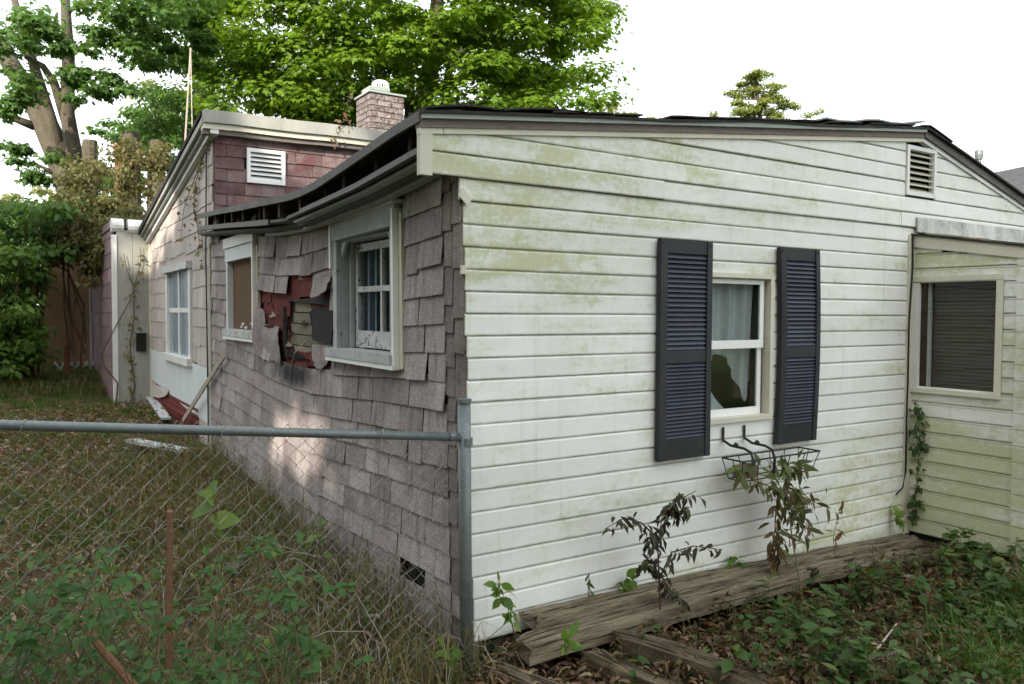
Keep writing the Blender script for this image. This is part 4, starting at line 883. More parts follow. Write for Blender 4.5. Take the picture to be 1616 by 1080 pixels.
timber('railroad_tie', (.02, -.20, -.105), (.36, -.85, -.125), .12, .12, 'tie', 'mossy tie nearest the steel fence post, pointing away from the wall')
timber('railroad_tie', (.44, -.35, -.055), (.60, -.95, -.115), .085, .12, 'tie', 'thin dark tie in the middle of the three ties')
timber('railroad_tie', (.60, -.35, -.04), (.96, -1.0, -.105), .14, .13, 'tie', 'rotten tie lying furthest right of the three ties')
# concrete footing strip under the white wall
MB().box(.02, 3.5, .02, .09, -.22, -.021).build('footing', M['tie'], house)

# ================= PLANTER BASKET =================
def planter():
    x0, x1, yb, yf, zt, zb = 1.60, 2.28, -.065, -.215, .735, .615
    t = thing('wire_planter_basket', (1.93, -.13, .61), 'empty black wire planter basket hanging under the white window', 'planter')
    i = .035
    MB().tube([(x0-.0, yb, zt), (x0, yf, zt), (x1, yf, zt), (x1, yb, zt), (x0, yb, zt)], .0055, 6).build('top_hoop', M['blackwire'], t)
    MB().tube([(x0+i, yb-.02, zb), (x0+i, yf+.03, zb), (x1-i, yf+.03, zb), (x1-i, yb-.02, zb), (x0+i, yb-.02, zb)], .004, 6).build('bottom_hoop', M['blackwire'], t)
    for u in np.linspace(0, 1, 6):
        xx = x0+(x1-x0)*u; xc = x0+i+(x1-x0-2*i)*u
        MB().tube([(xx, yf, zt), (xc, yf+.03, zb), (xc, yb-.02, zb), (xx, yb, zt)], .003, 5).build('cross_wire', M['blackwire'], t)
    for xx in (x0+.005, x1-.005): MB().tube([(xx, (yb+yf)/2, zt), (xx+(i if xx < 1.9 else -i), (yb+yf)/2, zb)], .003, 5).build('cross_wire', M['blackwire'], t)
    for xx in (1.655, 1.835):
        MB().bar((xx, -.022, .90), (xx, -.022, .815), .016, .004, (0, 1, 0)).build('wall_bracket', M['blackwire'], t)
        MB().tube([(xx, -.022, .825), (xx+.01, -.07, .800), (xx+.02, -.16, .795), (xx+.025, -.205, .778), (xx+.028, -.222, .73), (xx+.028, -.215, .62)], .0085, 6).build('hook_arm', M['blackwire'], t)
        MB().tube([(xx+.012, -.10, .815), (xx+.012, -.115, .805)], .012, 6).build('bolt', M['blackwire'], t)
    MB().box(1.66, 1.80, -.16, -.09, .62, .69).build('mud_lump', M['tie'], t)
planter()

# ================= LOOSE THINGS IN THE YARD =================
a = on(353, 562, 0, -.075); b = on(289, 664, 0, -.05)
MB().bar(a, b, .05, .018, (1, 0, .2)).build('wooden_lath', M['lath'], label='long pale lath leaning against the side wall under the boarded window', cat='lath')
def flatboard(name, q0, q1, wd, ht, mat, label, cat, tilt=.02):
    a = on(*q0, 2, .0); b = on(*q1, 2, .0); a[2] = gz(a[0], a[1])+.095; b[2] = gz(b[0], b[1])+.09+tilt; MB().bar(a, b, wd, ht).build(name, M[mat], label=label, cat=cat)
flatboard('white_board', (206, 724), (292, 738), .13, .03, 'peelwhite', 'white painted board lying flat in the dry grass', 'board')
flatboard('white_board', (236, 645), (262, 682), .12, .03, 'peelwhite', 'white painted board fallen at the foot of the torn rear wall', 'board', .0)
# shallow debris
def scrap(px, py, sz, mat, label, cat, name, zoff=.03, thick=.01, z=None):
    c = on(px, py, 2, -.1); c[2] = gz(c[0], c[1])+zoff; n = 7; an = sorted(rnd(0, 6.28) for _ in range(n)); m = MB()
    top = [c+np.array([sz*rnd(.6, 1.1)*math.cos(q), sz*rnd(.6, 1.1)*math.sin(q), rnd(-.012, .02)]) for q in an]; bot = [p-np.array([0, 0, thick]) for p in top]
    m.add(top+bot, [tuple(range(n)), tuple(range(2*n-1, n-1, -1))]+[(i, n+i, n+(i+1) % n, (i+1) % n) for i in range(n)]); m.build(name, M[mat], label=label, cat=cat)
scrap(425, 893, .16, 'oldred', 'torn piece of red shingle lying by the foot of the side wall', 'shingle piece', 'red_shingle_scrap', .05)
scrap(365, 905, .09, 'shingle', 'grey shingle piece lying beside the torn red one', 'shingle piece', 'grey_shingle_scrap', .04)
scrap(590, 990, .05, 'paper', 'small white scrap in the weeds behind the wire mesh', 'scrap', 'white_scrap', .06)
scrap(1205, 948, .07, 'paper', 'crumpled white scrap beside the long timber', 'scrap', 'white_scrap', .04)
scrap(1420, 915, .08, 'paper', 'white scrap lying in the weeds near the inner corner', 'scrap', 'white_scrap', .05)
scrap(1487, 940, .045, 'sheet', 'pale blue scrap in the weeds below the porch wall', 'scrap', 'blue_scrap', .06)
scrap(960, 1062, .035, 'paper', 'narrow white scrap between the two right ties', 'scrap', 'white_scrap', .03)
# stakes and sticks behind the fence
a = at(268, 808, 2.75); b = at(266, 1110, 2.72); m = MB(); m.hexa([b+q for q in ((-.012, -.008, 0), (.012, -.008, 0), (.012, .008, 0), (-.012, .008, 0))]+[a+q for q in ((-.009, -.007, 0), (.009, -.007, 0), (.009, .007, .006), (-.009, .007, .006))]); m.build('stake', M['stake'], label='upright reddish brown stake among the brambles', cat='stake')
MB().tube([at(130, 985, 2.55), at(165, 1030, 2.5), at(225, 1100, 2.4)], [.011, .013, .014], 8).build('stick', M['stake'], label='thick orange-brown stick slanting down in the left foreground', cat='stick')
MB().tube([on(1415, 985, 2, -.02), on(1380, 1030, 2, -.05), on(1350, 1080, 2, -.08)], [.004, .006, .007], 6).build('stick', M['lath'], label='thin pale stick lying slanted in the weeds at the right', cat='stick')
a = on(1250, 1075, 2, -.08); b = on(1420, 1030, 2, -.06); MB().tube([a, (a+b)/2+np.array([0, 0, .02]), b], [.02, .022, .014], 7).build('branch', M['timber'], label='grey rotten branch lying in the weeds at the lower right', cat='branch')

# plywood, lattice, red post behind the house
pl = on(146, 590, 1, 14.2); pr_ = on(68, 590, 1, 14.2)
m = MB().box(pr_[0], pl[0], 14.2, 14.23, .3, 2.75); m.build('plywood_sheet', M['ply'], label='brown plywood sheet standing beyond the rear wing, partly under vines', cat='plywood')
m2 = MB().box(pr_[0]-.06, pr_[0]-.01, 14.1, 14.19, .2, 1.35); m2.build('grey_post', M['greypanel'], label='short grey post at the left edge of the plywood', cat='post')
lt = thing('lattice_panel', on(118, 590, 1, 13.6), 'small white lattice panel standing in front of the plywood', 'lattice')
c0 = on(95, 592, 1, 13.6); c1 = on(142, 575, 1, 13.6)
for i in range(5):
    xx = c0[0]+(c1[0]-c0[0])*i/4
    for s in (-1, 1): MB().bar((xx-.09*s, 13.6+.012*s, c0[2]-.0), (xx+.09*s, 13.6+.012*s, c0[2]+.24), .03, .012, (0, 1, 0)).build('lattice_strip', M['white'], lt)
MB().tube([on(106, 603, 1, 13.2), on(105, 545, 1, 13.2)], .05, 8).build('rusty_post', M['rust'], label='short rust-red post in front of the white lattice', cat='post')
q = on(142, 625, 1, 12.6); m = MB(); m.tube([q, q+[0, 0, .10], q+[0, 0, .16], q+[0, 0, .2]], [.07, .065, .035, .03], 12); m.build('red_bottle', M['redplastic'], label='faded red plastic container at the foot of the mauve wall', cat='container')
# antenna mast behind the rear roof
b0 = at(290, 262, 11.5); tp = at(301, 76, 11.5); b1 = at(304, 235, 11.5)
an = thing('antenna_mast', (b0[0], b0[1], 2.7), 'thin pale antenna mast rising behind the rear roof', 'antenna')
MB().tube([b0-[0, 0, 1.0], b0, tp], .013, 6).build('mast', M['lath'], an); MB().tube([b1-[0, 0, 1.0], b1, tp], .007, 5).build('guy_wire', M['lath'], an)

# ================= NEIGHBOUR HOUSE =================
nb = thing('neighbour_house', (21, 6, -.1), 'white neighbouring house with grey roof behind the right end of the main roof', 'house')
e0 = at(1567, 274, 19); e1 = at(1640, 258, 19); r0 = at(1606, 300, 17.5)
m = MB(); pA = at(1555, 275, 20); pB = at(1700, 246, 20); pC = at(1760, 330, 17); pD = at(1592, 308, 17)
m.add([pA, pB, pC, pD]+[q-np.array([0, 0, .12]) for q in (pA, pB, pC, pD)], [(0, 1, 2, 3), (7, 6, 5, 4), (0, 4, 5, 1), (1, 5, 6, 2), (2, 6, 7, 3), (3, 7, 4, 0)]); m.build('roof', M['roofgrey'], nb)
wv = [pA-np.array([0, 0, .1]), pD-np.array([0, 0, .1]), pC-np.array([0, 0, .1]), pB-np.array([0, 0, .1])]
wv = [q*np.array([1, 1, 1])+np.array([.05, 0, 0]) for q in wv]; m = MB(); m.add(wv+[q*np.array([1, 1, 0]) for q in wv], [(0, 1, 5, 4), (1, 2, 6, 5), (2, 3, 7, 6), (3, 0, 4, 7)]); m.build('wall', M['vinyl'], nb)
v0 = at(1545, 282, 12.0); v1 = at(1545, 250, 12.0); v2 = at(1545, 239, 12.0)
vp = MB().tube([v0-[0, 0, .5], v1], .032, 12).build('vent_pipe', M['galv'], house); MB().tube([v1-[0, 0, .02], v1+[0, 0, .05], v2, v2+[0, 0, .02]], [.05, .062, .062, .04], 14).build('vent_cap', M['galv'], vp)
# ================= DRY GRASS, LITTER, WEEDS =================
def blades(n, xr, yr, hmin, hmax, keep, wd=.004, bend=.6, seed=1):
    R = np.random.default_rng(seed); x = R.uniform(*xr, n); y = R.uniform(*yr, n); k = keep(x, y, R.random(n)); x, y = x[k], y[k]; n = len(x)
    z = np.array([gz(a_, b_) for a_, b_ in zip(x, y)]); h = R.uniform(hmin, hmax, n); an_ = R.uniform(0, 6.283, n); bd = R.uniform(.1, 1, n)*bend*h
    dx, dy = np.cos(an_), np.sin(an_); sx, sy = -dy, dx; w_ = wd*R.uniform(.6, 1.4, n)
    B = np.stack([x, y, z-.01], -1); side = np.stack([sx*w_, sy*w_, 0*x], -1); d = np.stack([dx, dy, 0*x], -1); up = np.stack([0*x, 0*x, h], -1)
    p = [B-side, B+side, B+d*(bd*.3)[:, None]+up*.6+side*.8, B+d*bd[:, None]+up*(1-.25*bd/h)[:, None], B+d*(bd*.3)[:, None]+up*.6-side*.8]
    q = [p[0], p[1], p[2], p[4], p[4], p[2], p[3]+side*.12, p[3]-side*.12]
    return np.stack(q, 1).reshape(-1, 3), 4, np.repeat(R.random(n), 2)
def yard(x, y, r): return (x < -.06-.0*y) & ~((x > -.5) & (y > 10.2)) & (x > -3.2) & (r < np.clip(1.2-.05*y, .25, 1))
def patchy(x, y, sc, s): return .5+.5*np.sin(x*sc+s)*np.sin(y*sc*.8+1.7*s)+.25*np.sin(x*sc*2.7+y*sc*2.1)
def gm(name, n, xr, yr, h0, h1, keep, mat, label, cat, wd, bend, seed, ti=lambda t, x, y: t):
    v, mm, t = blades(n, xr, yr, h0, h1, keep, wd, bend, seed); c = v.reshape(-1, mm, 3)[:, 0]; leafmesh(name, v, mm, np.clip(ti(t, c[:, 0], c[:, 1]), 0, 1), M[mat], label=label, cat=cat, kind='stuff')
def tuft(x, y): return np.clip(.55*patchy(x, y, 2.1, .4)+.6*patchy(x, y, 5.3, 1.9)-.15+.4*np.sin(x*11+np.sin(y*7)*2)*np.sin(y*9+np.sin(x*5)*2), 0, 1.2)
gm('dry_grass', 130000, (-3.2, -.03), (-.3, 11.5), .012, .075, lambda x, y, r: yard(x, y, r*.9) & (r < tuft(x, y)*1.05+.02), 'grass', 'matted dry grass covering the side yard', 'grass', .0033, 1.6, 3, lambda t, x, y: t*.6+.75*patchy(x, y, 1.7, 2.4)*patchy(x, y, 4.1, .3)-.05)
gm('tufts', 80000, (-3.2, -.05), (.2, 11), .03, .11, lambda x, y, r: yard(x, y, r) & (r < 1.7*(tuft(x+3.3, y-1.1)-.42)), 'lush', 'darker green grass tufts dotted through the side yard', 'grass', .0036, 1.1, 8, lambda t, x, y: t*.5)
gm('dry_grass', 16000, (-3.6, -.2), (11, 19), .06, .22, lambda x, y, r: x < -.5, 'grass', 'rough grass at the far end of the side yard', 'grass', .009, 1.0, 4, lambda t, x, y: t*.5)
def brush(name, n, xr, yr, keep, seed, label):
    R = np.random.default_rng(seed); x = R.uniform(*xr, n); y = R.uniform(*yr, n); k = keep(x, y, R.random(n)); x, y = x[k], y[k]; n = len(x); z = np.array([gz(p_, q_) for p_, q_ in zip(x, y)])
    h = R.uniform(.08, .34, n); a_ = R.uniform(0, 6.28, n); l = R.uniform(.3, 1.4, n)*h; w_ = R.uniform(.0012, .0030, n)
    B = np.stack([x, y, z], -1); d = np.stack([np.cos(a_), np.sin(a_), 0*x], -1); s = np.stack([-np.sin(a_), np.cos(a_), 0*x], -1)*w_[:, None]; up = np.array([0, 0, 1.])
    m1 = B+d*(l*.25)[:, None]+up*(h*.75)[:, None]; m2 = B+d*(l*.7)[:, None]+up*h[:, None]; e = B+d*(l*1.2)[:, None]+up*(h*R.uniform(.3, .85, n))[:, None]
    q = [B-s, B+s, m1+s, m1-s, m1-s, m1+s, m2+s*.8, m2-s*.8, m2-s*.8, m2+s*.8, e+s*.3, e-s*.3]
    leafmesh(name, np.stack(q, 1).reshape(-1, 3), 4, np.repeat(np.clip(R.random(n)*.9+.1*R.normal(size=n), 0, 1), 3), M['grass'], label=label, cat='dry weeds', kind='stuff')
brush('dry_brush', 7000, (-1.6, -.04), (-.3, 5.2), lambda x, y, r: (x < -.05) & (r < np.clip(1.15+x*.9, .12, 1)*np.clip(1.2-.12*y, .2, 1)), 58, 'tangled dry weeds heaped along the foot of the shingled side wall')
brush('dry_brush', 3000, (-3.0, -.5), (.2, 9), lambda x, y, r: r < 1.3*(tuft(x-1.7, y+2.2)-.35), 59, 'straggling olive dry weeds in patches across the side yard')
gm('straw', 3500, (-2.9, -.02), (-.35, 4.5), .10, .30, lambda x, y, r: yard(x, y, r) & (r < .8*patchy(x, y, 3, 1.1)), 'grass', 'long dead straw stalks tangled behind the fence', 'straw', .0022, 1.6, 5, lambda t, x, y: .55+.45*t)
gm('green_grass', 14000, (1.7, 3.4), (-2.3, -.95), .08, .26, lambda x, y, r: (r < np.clip(((x-1.75)*.9-(y+1.15)*1.6), 0, 1)) & (x < 3.4), 'lush', 'bright green grass growing at the lower right', 'grass', .0035, .8, 6)
def litter(name, n, xr, yr, keep, size, mat, label, seed, tilt=.5, zoff=.02, tm=T_OVAL, kind='stuff', cat='leaves'):
    R = np.random.default_rng(seed); x = R.uniform(*xr, n); y = R.uniform(*yr, n); k = keep(x, y, R.random(n)); x, y = x[k], y[k]; n = len(x)
    z = np.array([gz(p_, q_) for p_, q_ in zip(x, y)])+zoff*R.random(n)*2; nr = unit(np.stack([R.normal(0, tilt, n), R.normal(0, tilt, n), np.ones(n)], -1)); an_ = R.uniform(0, 6.28, n)
    v, mm = leaf_arrays(np.stack([x, y, z], -1), nr, np.stack([np.cos(an_), np.sin(an_), 0*x], -1), size*R.uniform(.5, 1.4, n), tm); leafmesh(name, v, mm, R.random(n), M[mat], label=label, cat=cat, kind=kind)
litter('leaf_litter', 15000, (-3, -.02), (-.5, 9.5), lambda x, y, r: yard(x, y, r) & (r < .25+.8*patchy(x, y, 1.4, 2)), .062, 'litter', 'dead brown leaves scattered over the side yard', 31, .7, .065, T_CURL)
litter('leaf_litter', 13000, (-.1, 3.9), (-1.9, -.05), lambda x, y, r: (y > -1.9) & ~((x > 1.9) & (y < -1.3)), .06, 'litter', 'dead brown leaves covering the bed in front of the white wall', 32, .6, .035, T_CURL)
# ---- weeds: each sprig a stem with a few leaves, gathered as ground cover
def sprigs(n, xr, yr, keep, h0, h1, nl, size, seed, tmpl, spread=.5):
    R = np.random.default_rng(seed); x = R.uniform(*xr, n); y = R.uniform(*yr, n); k = keep(x, y, R.random(n)); x, y = x[k], y[k]; n = len(x)
    C_, N_, D_, S_ = [], [], [], []; st = MB()
    for i in range(n):
        z = gz(x[i], y[i]); h = R.uniform(h0, h1); ln = R.normal(0, spread*.35, 2)*h; p0 = np.array([x[i], y[i], z]); p1 = p0+[ln[0], ln[1], h]
        st.tube([p0, (p0+p1)/2+[0, 0, .1*h], p1], .0016, 3, False)
        for j in range(nl):
            u = .35+.65*(j+R.random()*.5)/nl; a_ = R.uniform(0, 6.28); d = np.array([math.cos(a_), math.sin(a_), R.uniform(-.35, .3)])
            C_.append(p0+(p1-p0)*u); D_.append(d); N_.append([R.normal(0, .35), R.normal(0, .35), 1]); S_.append(size*R.uniform(.6, 1.3))
    v, mm = leaf_arrays(np.array(C_), np.array(N_), np.array(D_), np.array(S_), tmpl); return v, mm, np.clip(R.beta(1.6, 2.2, len(C_)), 0, 1), st
def cover(name, mat, label, *a_, **k_):
    v, mm, t, st = sprigs(*a_, **k_); o = leafmesh(name, v, mm, t, M[mat], label=label, cat='weeds', kind='stuff'); s = st.build('stems', M['greenstem'], o); s['kind'] = 'stuff'
bed = lambda x, y, r: (y < -.36) & (r < np.clip(.35+.8*patchy(x, y, 2.3, .9), .1, 1)) & ~((x < 1.0+(-y-.3)*.2) & (r > .10)) & ~((x > 1.85) & (y < -1.45))
cover('ground_cover', 'weed', 'low leafy weeds filling the bed before the white wall and porch', 900, (.15, 4.2), (-2.1, -.36), bed, .05, .20, 7, .05, 41, T_OVAL)
cover('ground_cover', 'weed', 'taller clumps of broad-leaved weeds standing in the bed before the porch', 850, (.6, 4.2), (-2.0, -.42), lambda x, y, r: bed(x, y, r) & (patchy(x, y, 4.1, 3.3) > .62), .12, .32, 11, .075, 45, T_OVAL)
cover('ground_cover', 'mixwilt', 'brown withered weeds mixed through the bed before the white wall', 900, (.15, 4.0), (-2.0, -.34), lambda x, y, r: (y < -.34) & ~((x < 1.0) & (r > .3)), .06, .26, 6, .055, 42, T_CURL)
cover('ground_cover', 'bush', 'small green weeds along the foot of the shingled side wall', 420, (-.75, -.05), (-.15, 5.4), lambda x, y, r: (r < patchy(x, y, 2.0, 2.2)) & (x > -.35-.5*r), .05, .24, 6, .05, 43, T_OVAL)
cover('ground_cover', 'bush', 'scattered low green weeds across the side yard', 2600, (-2.9, -.15), (.4, 10), lambda x, y, r: r < 1.2*patchy(x, y, 2.6, .2)*patchy(x, y, 1.1, 1.2), .02, .09, 6, .038, 44, T_OVAL)
# bramble behind the fence in the left foreground
def bramble():
    R = np.random.default_rng(51); C_, N_, D_, S_ = [], [], [], []; st = MB()
    for i in range(90):
        px = R.uniform(-60, 430); d = R.uniform(2.25, 3.3); p0 = at(px, 1100, d); p0[2] = gz(p0[0], p0[1]); top = at(px+R.normal(0, 75), R.uniform(850, 1080) if px < 420 else R.uniform(960, 1080), d+R.uniform(-.1, .25)); top[2] = max(top[2], p0[2]+.08)
        mid = (p0+top)/2+np.array([R.normal(0, .08), R.normal(0, .08), .05]); tip = top+np.array([R.normal(0, .14), R.normal(0, .14), -.06]); path = [p0, mid, top, tip]; st.tube(path, [.003, .0026, .002, .0012], 4)
        for j in range(11):
            u = R.uniform(.6, 3); q = int(min(u, 2.999)); c = path[q]+(path[q+1]-path[q])*(u-q); a_ = R.uniform(0, 6.28); dd = np.array([math.cos(a_), math.sin(a_), R.uniform(-.5, .3)]); sz_ = R.uniform(.022, .052)
            for e in range(R.integers(1, 4)):
                C_.append(c+dd*.02*e); D_.append(dd+R.normal(0, .6, 3)); N_.append([R.normal(0, .4)-.2, R.normal(0, .4)-.3, 1]); S_.append(sz_)
    t = thing('bramble', at(200, 1060, 2.8)*[1, 1, 0]+[0, 0, -.12], 'tangled green bramble in the left foreground behind the wire mesh', 'bramble')
    v, mm = leaf_arrays(np.array(C_), np.array(N_), np.array(D_), np.array(S_), T_OVAL); leafmesh('leaves', v, mm, R.beta(1.3, 2.6, len(C_)), M['bramble'], t); st.build('canes', M['greenstem'], t)
bramble()
# straggly dead weed stalks leaning about behind the wire and against the wall
def stalks():
    R = np.random.default_rng(55); mb = MB()
    for i in range(150):
        y = R.uniform(-.25, 2.6); x = R.uniform(-1.5, -.08) if i % 2 else R.uniform(-.45, -.06); p = np.array([x, y, gz(x, y)]); h = R.uniform(.12, .42); d = R.normal(0, .5, 2)*h
        mb.tube([p, p+[d[0]*.3, d[1]*.3, h*.6], p+[d[0], d[1], h*R.uniform(.55, 1)], p+[d[0]*1.5, d[1]*1.5, h*R.uniform(.3, .8)]], [.0026, .002, .0016, .001], 3, False)
    mb.build('dead_stalks', M['lath'], label='dead pale weed stalks leaning along the foot of the shingled wall', cat='stalks', kind='stuff')
stalks()
# ---- single plants ----
def plant(name, label, cat, paths, leaves, mat, tmpl, stem='stem', r0=.004, group=None, seed=0):
    """paths: list of polylines (world points); leaves: list of (point, direction, size, tint)"""
    R = np.random.default_rng(seed); b = np.asarray(paths[0][0], float); t = thing(name, b, label, cat, group)
    for p in paths: MB().tube(p, list(np.linspace(r0, r0*.35, len(p))), 5).build('stem', M[stem], t)
    C_ = np.array([l[0] for l in leaves]); D_ = np.array([l[1] for l in leaves]); S_ = np.array([l[2] for l in leaves]); T_ = np.array([l[3] for l in leaves])
    N_ = unit(np.stack([R.normal(0, .6, len(C_)), R.normal(0, .5, len(C_))-.5, np.abs(R.normal(.5, .5, len(C_)))], -1))
    v, mm = leaf_arrays(C_, N_, D_, S_, tmpl); leafmesh('leaves', v, mm, T_, M[mat], t); return t
def along(path, n, R, size, dirf, tint, u0=.1, jit=.01):
    path = [np.asarray(p, float) for p in path]; out = []
    for i in range(n):
        u = (u0+(1-u0)*(i+.5*R.random())/n)*(len(path)-1); q = int(min(u, len(path)-1.001)); c = path[q]+(path[q+1]-path[q])*(u-q)
        out.append((c+R.normal(0, jit, 3), dirf(R), size*R.uniform(.6, 1.3), float(np.clip(tint(R), 0, 1))))
    return out
def onY(y): return lambda px, py: on(px, py, 1, y)
def sapling():
    R = np.random.default_rng(61); Y = -.30; o = onY(Y); o2 = lambda px, py, dy: on(px, py, 1, Y+dy)
    main = [o(1042, 968)*[1, 1, 1], o(1040, 910), o(1038, 860), o(1045, 815), o(1072, 778)]
    br = [[o(1038, 850), o2(1012, 825, .05), o2(985, 818, .08), o2(955, 835, .08)], [o(1042, 835), o(1058, 812), o2(1090, 800, -.05)], [o(1040, 915), o2(1060, 872, -.04), o2(1095, 862, -.06), o2(1140, 868, -.08)], [o(1040, 895), o2(1022, 885, .03), o2(1010, 893, .04)], [o(1040, 870), o2(1025, 850, 0), o2(1030, 842, 0)], [o(1045, 815), o(1060, 795), o(1098, 775)], [o(1042, 905), o(1055, 930), o(1075, 945)]]
    lv = []
    for i, b in enumerate(br+[main[2:]]): lv += along(b, 22, R, .072, lambda R: R.normal(0, .5, 3)+[0, 0, -.8], lambda R: .55 if R.random() < .85 else .95, .15)
    plant('sapling', 'wilted dark-leaved sapling in front of the white wall below the left shutter', 'sapling', [main]+br, lv, 'wilt', T_CURL, 'stem', .0055, seed=1)
sapling()
def basket_vine():
    R = np.random.default_rng(62); o = onY(-.24); o3 = lambda a_, b_, y_: on(a_, b_, 1, y_)
    main = [on(1272, 985, 1, -.42), o3(1262, 920, -.36), o3(1250, 850, -.3), o3(1243, 790, -.25), o3(1238, 745, -.2)]
    br = [[o(1243, 790), o(1220, 770), o(1195, 760), o(1160, 742)], [o(1250, 850), o(1228, 840), o(1222, 880), o(1222, 905)], [o(1243, 790), o(1262, 775), o(1280, 790)], [o(1240, 760), o(1225, 800), o(1222, 850), o(1230, 880)], [o(1238, 745), o(1252, 736), o(1268, 745)], [o(1245, 800), o(1262, 820), o(1272, 840)]]
    lv = []
    for i, b in enumerate(br): lv += along(b, 34 if i in (1, 3) else 20, R, .085, lambda R: R.normal(0, .4, 3)+[0, 0, -1.0], (lambda R: R.uniform(0, .3)) if i in (1,) else ((lambda R: R.uniform(.25, .8))), .1, .02)
    lv += along([o3(1215, 760, -.25), o3(1262, 790, -.28), o3(1258, 830, -.3)], 75, R, .08, lambda R: R.normal(0, .6, 3)+[0, 0, -.6], lambda R: R.uniform(.45, 1), 0, .045)
    lv += along([o3(1262, 735, -.24), o3(1245, 728, -.2), o3(1232, 735, -.2), o3(1195, 735, -.18), o3(1160, 745, -.2)], 34, R, .10, lambda R: R.normal(0, .8, 3)+[.3, 0, -.1], lambda R: R.uniform(.75, 1), 0, .02)
    plant('climbing_vine', 'half-dead vine with brown hanging leaves climbing up into the wire basket', 'vine', [main]+br, lv, 'mixwilt', T_LONG, 'greenstem', .006, seed=2)
basket_vine()
def seedling(name, label, base, pts, n, size, mat, tint, tm=T_OVAL, seed=0, y=-.15, dirz=-.3):
    R = np.random.default_rng(seed); o = onY(y); b = o(*base); path = [b]+[o(*p) for p in pts]
    plant(name, label, 'weed', [path], along(path, n, R, size, lambda R: R.normal(0, .7, 3)+[0, -.2, dirz], tint, .25, .012), mat, tm, 'greenstem', .003, seed=seed)
seedling('weed_plant', 'green heart-leaved weed growing at the left end of the timber by the fence post', (815, 1015), [(808, 985), (800, 955), (790, 930), (783, 918)], 26, .06, 'bush', lambda R: R.uniform(0, .9), T_OVAL, 71, -.25)
seedling('weed_plant', 'small sprig with dark leaves sprouting on the timber left of the sapling', (929, 950), [(928, 925), (930, 905)], 9, .045, 'weed', lambda R: R.uniform(0, .5), T_LONG, 72, -.12)
seedling('weed_plant', 'small green sprig against the wall between the timber and the sapling', (975, 930), [(982, 918), (995, 912)], 12, .06, 'bush', lambda R: R.uniform(0, .6), T_OVAL, 73, -.06)
seedling('weed_plant', 'low dark green sprig against the wall just right of the sapling', (1150, 892), [(1160, 884), (1175, 886)], 12, .06, 'bush', lambda R: R.uniform(0, .4), T_OVAL, 74, -.06)
seedling('weed_plant', 'thin weed with red-brown leaves right of the hanging vine', (1318, 880), [(1315, 850), (1322, 815), (1330, 790)], 10, .075, 'mixwilt', lambda R: R.choice([.05, .5, .1]), T_LONG, 75, -.15, .1)
seedling('weed_plant', 'leafy sprig in front of the split timber near the fence post', (893, 1030), [(892, 1018), (895, 1006)], 16, .06, 'bush', lambda R: R.uniform(.2, .8), T_OVAL, 76, -.45)
seedling('weed_plant', 'light green sprig at the wall beside the inner corner ivy', (1422, 835), [(1415, 820), (1420, 808)], 12, .07, 'bush', lambda R: R.uniform(.4, .9), T_OVAL, 77, -.08)
seedling('weed_plant', 'weed with a few broad leaves standing beside the foot of the shingled wall', (520, 905), [(505, 860), (498, 830), (510, 815)], 9, .075, 'bush', lambda R: R.uniform(.3, .9), T_OVAL, 78, 1.0)
seedling('weed_plant', 'tall weed with one bright heart leaf above the brambles', (345, 900), [(342, 830), (335, 790), (345, 775)], 7, .085, 'bush', lambda R: R.uniform(.5, .9), T_HEART, 79, .35)
seedling('weed_plant', 'bright green weed at the foot of the fence post', (720, 1050), [(715, 1035), (705, 1022)], 22, .05, 'bush', lambda R: R.uniform(.4, 1), T_OVAL, 80, -.12)
def ivy():
    R = np.random.default_rng(63); pts = [on(1446, 830, 0, 3.535), on(1444, 790, 0, 3.535), on(1447, 760, 0, 3.535), on(1450, 720, 0, 3.53), on(1446, 690, 0, 3.53), on(1450, 660, 0, 3.53), on(1446, 630, 0, 3.535)]
    p2 = [pts[3], on(1458, 695, 0, 3.54), on(1456, 665, 0, 3.54)]; p3 = [pts[1], on(1460, 805, 0, 3.54)]
    lv = along(pts, 70, R, .045, lambda R: R.normal(0, .6, 3)+[-.3, -.2, -.5], lambda R: R.uniform(0, .5), .0, .018)+along(p2, 14, R, .042, lambda R: R.normal(0, .6, 3)+[0, 0, -.5], lambda R: R.uniform(0, .6), 0, .008)+along(p3, 10, R, .045, lambda R: R.normal(0, .6, 3), lambda R: R.uniform(0, .6), 0, .01)
    plant('ivy', 'dark ivy strand climbing the inner corner beside the porch window', 'ivy', [pts, p2, p3], lv, 'weed', T_HEART, 'stem', .0035, seed=3)
ivy()
